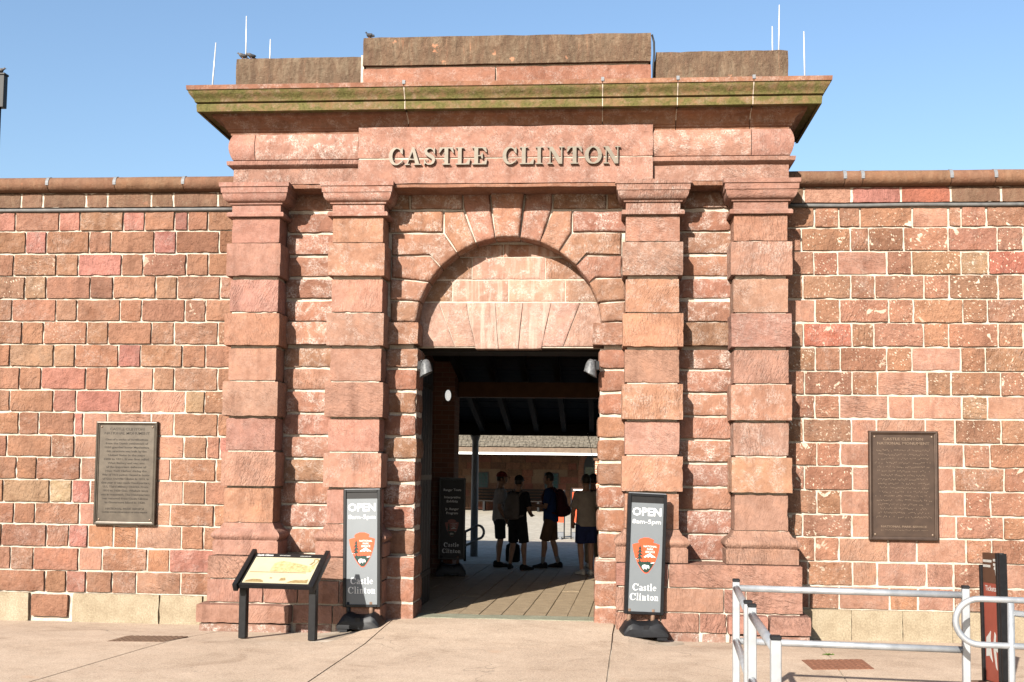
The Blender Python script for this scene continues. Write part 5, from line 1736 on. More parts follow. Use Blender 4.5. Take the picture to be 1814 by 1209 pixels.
RODS = [((376.5, 150), (382.5, 76), 12.0, 'thin white rod leaning at the left end of the cornice'),
        ((435.5, 103), (436.5, 29), 12.6, 'tall white rod behind the pigeon pair on the left attic block'),
        ((478, 104), (479, 70), 12.6, 'short white rod on the left attic block, next to the tall one'),
        ((1368.5, 90), (1368, 47), 12.6, 'short white rod on the right attic block'),
        ((1379.5, 88), (1380.5, 9), 12.6, 'tallest white rod, on the right attic block'),
        ((1425.5, 134), (1424, 56), 12.0, 'white rod standing at the right end of the cornice')]
for a, b_, y, lab in RODS:
    A_, B_ = onY(*a, y), onY(*b_, y)
    A_ = A_ - (B_ - A_).normalized() * 0.25
    bm = bmesh.new()
    tube(bm, [Vector((0, 0, 0)), (B_ - A_) * 0.6, B_ - A_], 0.01, 8, rs=[0.0085, 0.008, 0.0065])
    o = finish('lightning_rod', to_mesh(bm), M['rod'], None, A_)
    tag(o, lab, 'lightning rod', 'lightning rods on the gateway top')
cb_pts = [onY(x, y, 12.16) for x, y in ((1155, 62), (1158.5, 75), (1159, 95), (1157.5, 115), (1157.5, 138))]
o = tube_obj('cable', [Vector((v.x, v.y, v.z)) for v in cb_pts], 0.011, M['rubber'], None, 8)
tag(o, 'black cable hanging down beside the raised middle attic block', 'cable')

def pigeon(x, y, Y, face, mat, label, sc=1.0, low=0.0):
    p = onY(x, y, Y) - Vector((0, 0, 0.022 * sc))
    t = thing('pigeon', label, 'pigeon', p)
    bm = bmesh.new()
    # body: one loft from tail to beak
    sec = [(-0.15, 0.035, 0.004, 0.018), (-0.10, 0.045, 0.014, 0.024), (-0.06, 0.065, 0.034, 0.040), (-0.01, 0.085, 0.055, 0.052), (0.04, 0.095, 0.058, 0.050), (0.075, 0.115, 0.042, 0.040), (0.088, 0.15 - low, 0.030, 0.026), (0.098, 0.172 - low, 0.026, 0.023), (0.118, 0.185 - low, 0.022, 0.020), (0.130, 0.182 - low, 0.010, 0.009), (0.150, 0.176 - low, 0.002, 0.002)]
    rings = []
    for xx, zz, hh, ww in sec:
        rings.append([bm.verts.new((xx * sc, cos(2 * pi * k / 10) * ww * sc, (zz + sin(2 * pi * k / 10) * hh) * sc)) for k in range(10)])
    for a, b_ in zip(rings, rings[1:]):
        for k in range(10): bm.faces.new((a[k], a[(k + 1) % 10], b_[(k + 1) % 10], b_[k]))
    bm.faces.new(rings[0])
    bm.faces.new(rings[-1])
    for v in bm.verts: v.co = Matrix.Rotation(face, 3, 'Z') @ v.co
    bd = finish('body', to_mesh(bm, 4), mat, t, p)
    for s in (-1, 1):
        bm = bmesh.new()
        bmesh.ops.create_uvsphere(bm, u_segments=8, v_segments=6, radius=1)
        for v in bm.verts: v.co = Matrix.Rotation(face, 3, 'Z') @ Vector((v.co.x * 0.085 * sc - 0.03 * sc, v.co.y * 0.014 * sc + s * 0.044 * sc, v.co.z * 0.034 * sc + 0.088 * sc))
        finish('wing', to_mesh(bm, 4), M['pigeon_dark'], t, p)
        tube_obj('leg', [p + Matrix.Rotation(face, 3, 'Z') @ Vector((0.01 * sc, s * 0.02 * sc, 0)), p + Matrix.Rotation(face, 3, 'Z') @ Vector((0.0, s * 0.02 * sc, 0.045 * sc))], 0.005, M['rust'], t, 6)
pigeon(655, 68, 12.35, radians(155), M['pigeon_dark'], 'dark pigeon perched on the left corner of the middle attic block', 0.46)
pigeon(430, 104, 12.35, radians(195), M['pigeon_grey'], 'mottled grey pigeon of the pair on the left attic block, left one', 0.46, 0.035)
pigeon(445, 104, 12.45, radians(215), M['pigeon_grey'], 'brownish grey pigeon of the pair on the left attic block, right one', 0.46, 0.06)
def post_sign():
    Y = 15.0
    q = onY(-6, 192, Y)
    zb, zt = q.z, onY(2, 135, Y).z
    x1 = onY(10, 160, Y).x
    t = thing('post_sign', 'dark box on a black pole at the left edge, against the sky', 'sign', (x1 - 0.42, Y, 0))
    ctr = Vector((x1 - 0.30, Y, (zb + zt) / 2))
    bm = bmesh.new()
    bx(bm, -0.30, 0.30, -0.05, 0.05, -(zt - zb) / 2, (zt - zb) / 2)
    bx(bm, -0.31, 0.31, -0.06, 0.06, (zt - zb) / 2 + 0.0005, (zt - zb) / 2 + 0.03)
    bevel_mesh(bm, 0.006, 1)
    finish('sign_box', to_mesh(bm, 0.6), M['dark_panel'], t, ctr)
    xp = onY(-2.5, 240, Y).x - 0.05 + 0.048
    tube_obj('pole', [(xp - 0.03, Y, -0.1), (xp - 0.03, Y, 2.0), (xp - 0.03, Y, zb)], 0.05, M['black_paint'], t, 14)
    pigeon(-3, 133, Y, radians(10), M['pigeon_grey'], 'pigeon perched on the dark box at the left edge', 0.72, 0.03)
post_sign()

# ================================================================== FLOODLIGHTS AT THE JAMBS
def floodlight(x, y, s, label):
    p = onY(x, y, 12.30)
    t = thing('floodlight', label, 'floodlight', p)
    # skewed hood: crown above, open lip turned down towards the jamb
    bm = bmesh.new()
    u = Vector((s * 0.145, 0, 0.075)).normalized()
    v = Vector((0, 1, 0))
    secs = []
    for cx, cz, r in ((0.000, 0.108, 0.006), (0.002, 0.102, 0.030), (0.010, 0.080, 0.048), (0.017, 0.045, 0.061), (0.022, 0.0, 0.071), (0.026, -0.055, 0.080)):
        secs.append([bm.verts.new(Vector((s * cx, 0, cz)) + u * cos(2 * pi * k / 16) * r + v * sin(2 * pi * k / 16) * r * 1.1) for k in range(16)])
    for a, b_ in zip(secs, secs[1:]):
        for k in range(16): bm.faces.new((a[k], a[(k + 1) % 16], b_[(k + 1) % 16], b_[k]))
    bm.faces.new(secs[0])
    bmesh.ops.recalc_face_normals(bm, faces=bm.faces[:])
    bmesh.ops.solidify(bm, geom=bm.faces[:], thickness=0.004)
    finish('hood', to_mesh(bm, 0.9), M['hood_paint'], t, p)
    bm = bmesh.new()
    bx(bm, -0.02, 0.02, -0.03, 0.03, 0.0, 0.09)
    tube(bm, [Vector((0, 0, 0.075)), Vector((s * 0.02, 0, 0.10)), Vector((s * 0.05, 0, 0.10))], 0.014, 8)
    finish('bracket', to_mesh(bm), M['black_paint'], t, p + Vector((-s * 0.052, 0.02, 0)))
    bm = bmesh.new()
    bmesh.ops.create_uvsphere(bm, u_segments=10, v_segments=8, radius=0.035)
    finish('lamp', to_mesh(bm, 4), M['steel_blue'], t, p + Vector((s * 0.015, 0, 0.0)))
floodlight(751, 655, 1, 'grey hooded floodlight on the left door jamb')
floodlight(1050, 655, -1, 'grey hooded floodlight on the right door jamb')
# ================================================================== PASSAGE
ZF = 0.07
# threshold
stone(gate, XJL - 0.02, XJR + 0.02, 12.42, 12.74, -0.2, 0.078, M['threshold'], (0.3, 0.3, 0.2), 0.008, 0.003, 0.003, 0.08, name='threshold')
# plank floor (boards run a touch askew to the gate axis)
floor = structure(bpy.data.objects.new('plank_floor', None))
COL.objects.link(floor)
WPOS[floor] = Vector((0, 0, 0))
SK = 0.033
x = -3.2
Y0F, Y1F = 12.76, 19.6
k = 0
while x < 0.75:
    w = random.choice((0.24, 0.26, 0.27, 0.25))
    cuts = [Y0F, random.choice((13.25, 14.6, 15.4)), random.choice((16.6, 17.4, 18.1)), Y1F]
    for a, b_ in zip(cuts, cuts[1:]):
        dz = random.uniform(-0.004, 0.004)
        vs, fs = [], []
        ny = max(2, int((b_ - a) / 0.35))
        for j in range(ny + 1):
            y = a + 0.004 + (b_ - a - 0.008) * j / ny
            sh = SK * (y - Y0F)
            for (xx, zz) in ((x + 0.003, -0.06), (x + 0.003, dz - 0.004), (x + 0.008, dz), (x + w - 0.008, dz), (x + w - 0.003, dz - 0.004), (x + w - 0.003, -0.06)):
                vs.append((xx + sh - x + noise.noise(Vector((xx * 5, y * 2, 1))) * 0.003, y - a, zz + noise.noise(Vector((x * 3, y * 1.3, 7))) * 0.004))
        for j in range(ny):
            for q in range(5):
                i0 = j * 6 + q
                fs.append((i0, i0 + 1, i0 + 7, i0 + 6))
        fs += [tuple(range(6)), tuple(ny * 6 + i for i in range(6))]
        finish('plank', pmesh(vs, fs), M['plank'], floor, (x, a, ZF))
    x += w
    k += 1
box_obj('joist_bed', -3.0, 0.9, 12.74, 19.6, -0.25, 0.0, M['dark_wood'], floor)

bld = thing('guardhouse', 'dark timber roofed brick passage behind the archway, seen in deep shade', 'building', (CX, 16, ZF))
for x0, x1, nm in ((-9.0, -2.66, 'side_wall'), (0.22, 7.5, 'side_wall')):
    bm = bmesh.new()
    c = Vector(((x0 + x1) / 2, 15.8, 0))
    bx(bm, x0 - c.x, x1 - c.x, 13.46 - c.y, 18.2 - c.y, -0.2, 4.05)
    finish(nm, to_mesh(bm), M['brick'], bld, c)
    xe = x1 if x1 < 0 else x0
    s = 1 if x1 < 0 else -1
    # reveal between gate and passage wall
    bm = bmesh.new()
    bx(bm, min(xe, xe + s * 0.06), max(xe, xe + s * 0.06), 12.87, 13.458, -0.1, 3.9)
    finish('reveal', to_mesh(bm), M['brick'], bld)
box_obj('end_pier', -2.655, -2.32, 17.62, 18.2, -0.1, 3.4, M['brick'], bld)
# roof of boards falling towards the courtyard, on rafters and beams
YR0, ZR0, YR1, ZR1 = 12.9, 4.42, 21.7, 2.56
sl = (ZR1 - ZR0) / (YR1 - YR0)
zr = lambda y: ZR0 + sl * (y - YR0)
ang = atan2(ZR1 - ZR0, YR1 - YR0)
nb = 42
for i in range(nb):
    ya, yb_ = YR0 + (YR1 - YR0) * i / nb, YR0 + (YR1 - YR0) * (i + 1) / nb
    bm = bmesh.new()
    yc = (ya + yb_) / 2
    bx(bm, -8.2, 8.2, -(yb_ - ya) / 2 * 1.02 + 0.004, (yb_ - ya) / 2 * 1.02 - 0.004, 0.0, 0.03)
    bmesh.ops.rotate(bm, verts=bm.verts[:], matrix=Matrix.Rotation(ang, 3, 'X'))
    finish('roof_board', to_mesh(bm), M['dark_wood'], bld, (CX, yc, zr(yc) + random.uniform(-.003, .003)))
bm = bmesh.new()
ln = math.hypot(YR1 - YR0, ZR1 - ZR0)
bx(bm, -8.25, 8.25, -ln / 2, ln / 2, 0.04, 0.09)
bmesh.ops.rotate(bm, verts=bm.verts[:], matrix=Matrix.Rotation(ang, 3, 'X'))
M['slate'] = mottled('grey slate roof', (0.10, 0.095, 0.09), (0.17, 0.16, 0.15), 14, 0.8, 0.3, 0.01, 0.2)
finish('roof_covering', to_mesh(bm), M['slate'], bld, (CX, (YR0 + YR1) / 2, (ZR0 + ZR1) / 2))
x = -8.0
while x < 6.6:
    if -3.6 < x < 1.6 or int(x * 10) % 2 == 0:
        bm = bmesh.new()
        bx(bm, -0.045, 0.045, -ln / 2 + 0.05, ln / 2 - 0.02, -0.19, -0.006)
        bmesh.ops.rotate(bm, verts=bm.verts[:], matrix=Matrix.Rotation(ang, 3, 'X'))
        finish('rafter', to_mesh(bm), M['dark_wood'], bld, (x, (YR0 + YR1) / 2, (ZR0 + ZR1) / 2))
    x += 0.52
yb_ = 18.05
box_obj('beam', -2.31, 0.21, yb_ - 0.13, yb_ + 0.13, 2.86, 3.10, M['beam_wood'], bld, 0.01)
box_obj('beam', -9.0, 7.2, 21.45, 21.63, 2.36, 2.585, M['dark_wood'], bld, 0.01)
# plate tying the wall tops above the beam
box_obj('wall_plate', -2.31, 0.21, 13.40, 13.60, 3.9, 4.1, M['dark_wood'], bld)
# steel columns carrying the eaves beam
for px_ in (839, 1190, 480):
    c = onY(px_, 985, 21.5)
    t = bld
    bm = bmesh.new()
    tube(bm, [Vector((0, 0, 0)), Vector((0, 0, 1.2)), Vector((0, 0, 2.23)), Vector((0, 0, 2.30)), Vector((0, 0, 2.345))], 0.065, 16, rs=[0.072, 0.068, 0.062, 0.085, 0.10])
    bx(bm, -0.14, 0.14, -0.12, 0.12, -0.12, 0.02)
    finish('column', to_mesh(bm), M['steel_blue'], bld, (c.x, 21.54, 0.0 + 0.01))

# door leaves folded back into the passage
for s, xd, lab in ((1, -2.145, 'open dark door leaf against the left side of the passage'), (-1, 0.055, 'open dark door leaf against the right side of the passage')):
    t = thing('door', lab, 'door', (xd, 12.92, ZF))
    for i in range(5):
        box_obj('plank', xd - 0.03, xd + 0.03, 12.92 + i * 0.205, 12.92 + (i + 1) * 0.205 - 0.004, ZF + 0.02, 3.02, M['door_paint'], t, 0.004)
    for z in (0.45, 1.6, 2.7):
        box_obj('strap', xd + s * 0.0305 - (0 if s > 0 else 0.012), xd + s * 0.0305 + (0.012 if s > 0 else 0), 12.93, 13.9, z - 0.03, z + 0.03, M['black_paint'], t)

# oval wall lamp on the brick wall
lp = onY(794, 701, 17.615)
t = thing('wall_lamp', 'white oval bulkhead lamp on the brick wall inside the passage', 'lamp', lp)
bm = bmesh.new()
bmesh.ops.create_uvsphere(bm, u_segments=16, v_segments=10, radius=1)
for v in bm.verts: v.co = Vector((v.co.x * 0.048, min(0, v.co.y) * 0.07 - 0.015, v.co.z * 0.088))
m, nt, b = new_mat('lit lamp glass')
b.inputs['Base Color'].default_value = (0.8, 0.8, 0.76, 1)
b.inputs['Emission Color'].default_value = (1.0, 0.98, 0.92, 1)
b.inputs['Emission Strength'].default_value = 0.22
M['lamp_glass'] = m
finish('glass', to_mesh(bm, 4), M['lamp_glass'], t, lp)
bm = bmesh.new()
bmesh.ops.create_cone(bm, cap_ends=True, segments=20, radius1=0.115, radius2=0.105, depth=0.03)
for v in bm.verts: v.co = Vector((v.co.x * 0.55, -v.co.z - 0.001, v.co.y * 0.9))
finish('back_plate', to_mesh(bm), M['black_paint'], t, lp)

# short looped handrail beside the column
h0 = onG(826, 1003, ZF)
t = thing('handrail', 'short looped handrail in shade beside the steel column', 'handrail', (h0.x, 20.2, ZF))
def pA(x, y): return onY(x, y, 20.4)
pts = [pA(812, 948), pA(833, 938), pA(846, 931)]
for k in range(1, 9):
    th = pi / 2 - pi * k / 9
    c_ = (pA(846, 931) + pA(847, 955)) / 2
    r_ = (pA(846, 931) - pA(847, 955)).length / 2
    pts.append(c_ + Vector((cos(th) * r_ * 0.9, 0, sin(th) * r_)))
pts += [pA(847, 955), pA(833, 963), pA(812, 973)]
tube_obj('rail', pts, 0.024, M['steel_blue'], t, 10)
q = pA(824, 942)
tube_obj('post', [(q.x, 20.4, ZF - 0.1), (q.x, 20.4, 0.4), (q.x, 20.4, q.z)], 0.024, M['black_paint'], t, 8)

# ================================================================== COURTYARD
bm = bmesh.new()
bx(bm, -30, 28, 19.62, 60, -0.15, 0.05)
structure(finish('courtyard_paving', to_mesh(bm), M['court_paving']))
fb = thing('courtyard_building', 'low sandstone building with shingled roof across the courtyard, seen through the arch', 'building', (-5, 46, 0.05))
FY = 46.0
bm = bmesh.new()
bx(bm, -13, 11, 0.0, 0.6, 0, 3.2)
finish('wall', to_mesh(bm), M['mortar_far'], fb, (-1, FY, 0.05))
xl, xr_ = PX(800, 860, FY), PX(1075, 860, FY)
z = 0.06
r_i = 0
FTC = [(0.15, 0.080, 0.052), (0.13, 0.072, 0.048), (0.17, 0.092, 0.060), (0.17, 0.07, 0.05)]
wins = [(PX(848, 850, FY), PX(864, 850, FY)), (PX(966, 850, FY), PX(988, 850, FY))]
arch0 = PX(1034, 860, FY)
while z < 2.7:
    x = xl - random.uniform(0, 0.4)
    while x < min(xr_, arch0 - 0.25):
        w = random.choice((0.35, 0.55, 0.6, 0.45))
        x2 = min(x + w, arch0 - 0.22)
        hit = any(x < b_ + 0.02 and x2 > a - 0.02 for a, b_ in wins) and 1.1 < z + 0.2 < 1.85
        if x2 - x > 0.1 and not hit:
            box_obj('stone', x + 0.008, x2 - 0.008, FY - 0.03 - random.uniform(0, .015), FY + 0.01, z + 0.008, z + 0.27, M['far_stone'], fb, 0, jit(random.choice(FTC), 0.10), salt=0.0, peck=0.0)
        x = x2 if x2 > x else x + w
    z += 0.278
for a, b_ in wins:
    z0, z1 = PZ((848 + 864) / 2, 863, FY), PZ(856, 838, FY)
    wf = box_obj('window', a - 0.03, b_ + 0.03, FY - 0.05, FY + 0.02, z0 - 0.03, z1 + 0.03, M['door_paint'], fb)
    for i in range(3):
        for j in range(4):
            box_obj('pane', a + (b_ - a) * i / 3 + 0.012, a + (b_ - a) * (i + 1) / 3 - 0.012, FY - 0.056, FY - 0.0505, z0 + (z1 - z0) * j / 4 + 0.012, z0 + (z1 - z0) * (j + 1) / 4 - 0.012, M['teal_glass'], wf)
# arched doorway with brick surround
ax1 = PX(1062, 860, FY)
aw = ax1 - arch0
zs_ = 1.75
def archpoly(w, rise):
    pts = [(-w, 0.0), (w, 0.0), (w, zs_)]
    for k in range(1, 10):
        th = pi * k / 10
        pts.append((cos(th) * w, zs_ + sin(th) * rise))
    pts.append((-w, zs_))
    return pts
bm = bmesh.new()
prism(bm, archpoly(aw / 2 + 0.22, 0.80), -0.05, 0.01)
sr = finish('door_surround', to_mesh(bm), M['brick'], fb, ((arch0 + ax1) / 2, FY, 0.06))
bm = bmesh.new()
prism(bm, archpoly(aw / 2, 0.58), -0.075, -0.051)
dr = finish('door', to_mesh(bm), M['door_paint'], fb, ((arch0 + ax1) / 2, FY, 0.06))
box_obj('pane', (arch0 + ax1) / 2 - aw * 0.42, (arch0 + ax1) / 2 + aw * 0.4, FY - 0.082, FY - 0.0755, 1.45, 1.85, M['teal_glass'], dr)
# bench along the foot of the far wall
bt = thing('bench', 'long dark bench along the foot of the far courtyard wall', 'bench', (PX(900, 900, 45.3), 45.3, 0.05))
xa, xb = PX(846, 895, 45.3), PX(966, 895, 45.3)
for zz in (0.5, 0.62, 0.74, 0.86): box_obj('slat', xa, xb, 45.50, 45.54, zz, zz + 0.08, M['dark_wood'], bt)
for yy in (45.05, 45.17, 45.29, 45.41): box_obj('slat', xa, xb, yy, yy + 0.09, 0.44, 0.475, M['dark_wood'], bt)
for i in range(5):
    xx = xa + (xb - xa) * (i + 0.5) / 5
    box_obj('leg', xx - 0.04, xx + 0.04, 45.05, 45.52, 0.05, 0.438, M['black_paint'], bt)
# porch roof of the far building: shingles, fascia, gutter
EY = 42.0
ze0 = PZ(940, 806, EY)
ze1 = PZ(940, 802.5, EY)
zfa = PZ(940, 796, EY)
box_obj('gutter', -13, 9, EY - 0.10, EY - 0.005, ze0 - 0.005, ze1 + 0.01, M['white_paint'], fb)
box_obj('fascia', -13, 9, EY, EY + 0.06, ze1 + 0.02, zfa + 0.06, M['tan_paint'], fb)
rs = 0.52
bm = bmesh.new()
bx(bm, -13, 9, 0.02, 6.2, -0.12, -0.02)
for v in bm.verts: v.co.z += (v.co.y) * rs
finish('roof', to_mesh(bm), M['dark_wood'], fb, (0, EY, zfa + 0.12))
M['shingle'] = mottled('weathered shingles', (0.085, 0.070, 0.052), (0.17, 0.145, 0.11), 9, 0.9, 0.4, 0.01, 0.1, c3=(0.26, 0.225, 0.175), fine=40)
bm = bmesh.new()
for row in range(28):
    y0 = row * 0.20 - 0.04
    x = PX(795, 790, EY) - 1.2 + random.uniform(0, .15)
    while x < PX(1085, 790, EY) + 1.2:
        w = random.uniform(0.11, 0.19)
        e = random.uniform(0, 0.02)
        t0, t1 = 0.012 + random.uniform(0.0, 0.014), -0.005
        vs = [bm.verts.new(v) for v in ((x, y0 - e, (y0 - e) * rs + t0), (x + w - 0.012, y0 - e, (y0 - e) * rs + t0), (x + w - 0.012, y0 + 0.23, (y0 + 0.23) * rs + t1), (x, y0 + 0.23, (y0 + 0.23) * rs + t1))]
        bm.faces.new(vs)
        lo = [bm.verts.new((v.co.x, v.co.y, v.co.z - 0.022)) for v in vs[:2]]
        bm.faces.new((vs[1], vs[0], lo[0], lo[1]))
        x += w
sh = finish('shingle', to_mesh(bm), M['shingle'], fb, (0, EY, zfa + 0.12))
sh['kind'] = 'stuff'
# sunlit brick pier nearer on the right
px0, px1 = PX(1054, 850, 36), PX(1066, 850, 36)
bp = thing('brick_pier', 'narrow sunlit brick pier in the courtyard at the right edge of the archway view', 'pier', ((px0 + px1) / 2, 36.1, 0.05))
zt = PZ(1057, 816, 36)
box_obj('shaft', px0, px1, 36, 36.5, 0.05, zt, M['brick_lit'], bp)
box_obj('cap', px0 - 0.05, px1 + 0.05, 35.95, 36.55, zt + 0.002, zt + 0.08, M['beam_wood'], bp)
# orange red information boards standing in the court
for i, (a, b_, yt, yb2, lab) in enumerate(((968, 1001, 868, 926, 'red information board in the courtyard, behind the man in blue'), (1011, 1046, 865, 926, 'red information board in the courtyard, behind the person in grey'))):
    Y = 27.5
    x0, x1 = PX(a, 900, Y), PX(b_, 900, Y)
    z0, z1 = PZ((a + b_) / 2, yb2, Y), PZ((a + b_) / 2, yt, Y)
    t = thing('information_board', lab, 'sign', ((x0 + x1) / 2, Y, 0.05))
    pn = box_obj('panel', x0 + 0.03, x1 - 0.03, Y - 0.012, Y + 0.012, z0, z1 - 0.1, M['orange_print'], t)
    box_obj('header', x0 + 0.03, x1 - 0.03, Y - 0.014, Y + 0.014, z1 - 0.0995, z1, M['brown_print'], t)
    for xx in (x0, x1 - 0.03): box_obj('post', xx + 0.0005, xx + 0.0295, Y - 0.03, Y + 0.03, 0.05, z1, M['black_paint'], t)
    cxx = (x0 + x1) / 2
    for xx, zz, w, h in ((-0.13, 0.16, 0.05, 0.08), (-0.04, 0.15, 0.035, 0.05), (0.04, 0.15, 0.03, 0.05)):
        box_obj('print_mark', cxx + xx, cxx + xx + w, Y - 0.0150, Y - 0.0122, z1 - 0.1 - zz - h, z1 - 0.1 - zz, M['white_print'], pn)
    box_obj('small_print', x0 + 0.06, x1 - 0.10, Y - 0.017, Y - 0.0142, z1 - 0.06, z1 - 0.03, M['white_print'], t)
    bm = bmesh.new()
    for s in (-1, 1): bx(bm, cxx + s * 0.12 - 0.03 - cxx, cxx + s * 0.12 + 0.03 - cxx, -0.25, 0.25, 0, 0.06)
    bx(bm, -0.2, 0.2, -0.12, 0.12, 0.06, 0.16)
    finish('base', to_mesh(bm), M['zinc'], t, (cxx, Y, 0.05))

# ================================================================== PEOPLE
def ell(bm, c, r, seg=16, rot=None):
    b0 = len(bm.verts)
    r_ = bmesh.ops.create_uvsphere(bm, u_segments=seg, v_segments=seg // 2 + 2, radius=1)
    for v in r_['verts']:
        p = Vector((v.co.x * r[0], v.co.y * r[1], v.co.z * r[2]))
        if rot is not None: p = rot @ p
        v.co = p + Vector(c)
def loft(bm, secs, n=18):
    """closed loft through (x, y, z, rx, ry) horizontal sections"""
    rings = []
    for x, y, z, rx, ry in secs:
        rings.append([bm.verts.new((x + cos(2 * pi * k / n) * rx, y + sin(2 * pi * k / n) * ry, z)) for k in range(n)])
    for a, b_ in zip(rings, rings[1:]):
        for k in range(n): bm.faces.new((a[k], a[(k + 1) % n], b_[(k + 1) % n], b_[k]))
    bm.faces.new(rings[0][::-1])
    bm.faces.new(rings[-1])
def remesh(bm, voxel, smooth_it=3):
    bmesh.ops.recalc_face_normals(bm, faces=bm.faces[:])
    me = bpy.data.meshes.new('body')
    bm.to_mesh(me)
    bm.free()
    ob = bpy.data.objects.new('tmp', me)
    COL.objects.link(ob)
    md = ob.modifiers.new('r', 'REMESH')
    md.mode = 'VOXEL'
    md.voxel_size = voxel
    if smooth_it:
        ms = ob.modifiers.new('s', 'SMOOTH')
        ms.iterations = smooth_it
        ms.factor = 0.5
    dg = bpy.context.evaluated_depsgraph_get()
    out = bpy.data.meshes.new_from_object(ob.evaluated_get(dg))
    bpy.data.objects.remove(ob)
    out.polygons.foreach_set('use_smooth', [True] * len(out.polygons))
    return out
SKIN = mottled('skin', (0.28, 0.15, 0.095), (0.34, 0.19, 0.125), 8, 0.6, 0.05, 0.002, 0.3)
HAIR = mottled('dark hair', (0.012, 0.009, 0.007), (0.03, 0.022, 0.017), 60, 0.6, 0.3, 0.003, 0.3)
def cloth(name, c): return mottled(name, tuple(v * 0.8 for v in c), tuple(v * 1.1 for v in c), 9, 0.9, 0.35, 0.008, 0.1)
def person(px, label, face, arms, legs, shirt, shorts, shoes, hair, h=1.73, short_len=0.50, lean=0.0, cap=None, pack=None, socks=None, zf=ZF):
    """arms/legs: [(elbow, wrist, hand dir)] and [(knee, ankle, toe dir)] in body coordinates (x right, y forward, z up)"""
    p = onG(*px, zf)
    t = thing('person', label, 'person', (p.x, p.y, zf))
    k = h / 1.73
    Rz = Matrix.Rotation(face - pi / 2, 4, 'Z') @ Matrix.Scale(k, 4)
    loc = (p.x, p.y, zf)
    def out(name, me, mat, par=t):
        me.transform(Rz)
        return finish(name, me, mat, par, loc)
    sh = lambda z: lean * max(0.0, z - 0.9)
    T0 = [(0.80, 0.09, 0.085), (0.87, 0.155, 0.11), (0.95, 0.162, 0.115), (1.04, 0.148, 0.105), (1.14, 0.148, 0.105), (1.26, 0.166, 0.112), (1.35, 0.172, 0.105), (1.405, 0.145, 0.09), (1.445, 0.085, 0.07), (1.48, 0.058, 0.060), (1.54, 0.052, 0.058)]
    bm = bmesh.new()
    loft(bm, [(0, sh(z), z, rx, ry) for z, rx, ry in T0])
    hy = sh(1.62) + 0.015
    ell(bm, (0, hy, 1.635), (0.074, 0.094, 0.108), 20)
    ell(bm, (0, hy + 0.035, 1.575), (0.052, 0.058, 0.052))
    ell(bm, (0, hy + 0.100, 1.612), (0.013, 0.020, 0.022), 8)
    ell(bm, (0, hy + 0.088, 1.650), (0.045, 0.014, 0.012), 8)
    ell(bm, (0, hy + 0.090, 1.567), (0.024, 0.012, 0.009), 8)
    for s in (-1, 1): ell(bm, (s * 0.075, hy - 0.008, 1.615), (0.012, 0.022, 0.032), 8)
    for s, (el, wr, hd) in zip((-1, 1), arms):
        el, wr, hd = Vector(el), Vector(wr), Vector(hd).normalized()
        S0 = Vector((s * 0.165, sh(1.385), 1.385))
        tube(bm, [S0, S0.lerp(el, 0.45), el, el.lerp(wr, 0.35), wr], 0.05, 12, rs=[0.056, 0.047, 0.040, 0.041, 0.027])
        ell(bm, S0, (0.058, 0.056, 0.056), 10)
        ell(bm, el, (0.040, 0.040, 0.040), 8)
        side = hd.cross(Vector((0, 1, 0)) if abs(hd.y) < 0.8 else Vector((0, 0, 1))).normalized()
        nrm = hd.cross(side)
        tube(bm, [wr, wr + hd * 0.035, wr + hd * 0.085], 0.03, 10, rs=[0.026, 0.034, 0.034])
        for fi, fl in enumerate((0.068, 0.078, 0.072, 0.056)):
            b0 = wr + hd * 0.080 + side * (0.030 - 0.020 * fi)
            tube(bm, [b0, b0 + hd * fl * 0.5 + nrm * 0.006, b0 + hd * fl * 0.85 + nrm * 0.028], 0.009, 6, rs=[0.0095, 0.009, 0.0078])
        b0 = wr + hd * 0.03 + side * 0.028
        tube(bm, [b0, b0 + side * 0.025 + hd * 0.028 + nrm * 0.008, b0 + side * 0.030 + hd * 0.056 + nrm * 0.018], 0.01, 6, rs=[0.012, 0.010, 0.009])
    for s, (kn, an, td) in zip((-1, 1), legs):
        kn, an, td = Vector(kn), Vector(an), Vector(td).normalized()
        H0 = Vector((s * 0.088, 0, 0.90))
        back = Vector((-td.x, -td.y, 0))
        tube(bm, [H0, H0.lerp(kn, 0.5), kn, kn.lerp(an, 0.3) + back * 0.012, kn.lerp(an, 0.7), an], 0.06, 14, rs=[0.090, 0.074, 0.053, 0.057, 0.040, 0.034])
        tube(bm, [an + Vector((0, 0, -0.03)) + back * 0.04, an + Vector((0, 0, -0.045)) + td * 0.06, an + Vector((0, 0, -0.055)) + td * 0.14], 0.035, 10, rs=[0.034, 0.034, 0.026])
    out('body', remesh(bm, 0.0115 * 1.0, 3), SKIN)
    # shirt
    bm = bmesh.new()
    loft(bm, [(0, sh(z), z, rx + e, ry + e) for z, rx, ry, e in [(0.84, 0.168, 0.122, 0.020), (0.92, 0.166, 0.120, 0.022), (1.04, 0.152, 0.110, 0.024), (1.14, 0.150, 0.108, 0.020), (1.26, 0.166, 0.112, 0.016), (1.35, 0.172, 0.105, 0.015), (1.405, 0.145, 0.09, 0.016), (1.450, 0.085, 0.07, 0.010)]])
    for s, (el, wr, hd) in zip((-1, 1), arms):
        el = Vector(el)
        S0 = Vector((s * 0.160, sh(1.385), 1.382))
        ell(bm, S0 + Vector((0, 0, 0.004)), (0.078, 0.076, 0.074), 14)
        tube(bm, [S0, S0.lerp(el, 0.4), S0.lerp(el, 0.80)], 0.06, 14, rs=[0.076, 0.070, 0.068])
    out('shirt', remesh(bm, 0.014, 4), shirt)
    # shorts
    bm = bmesh.new()
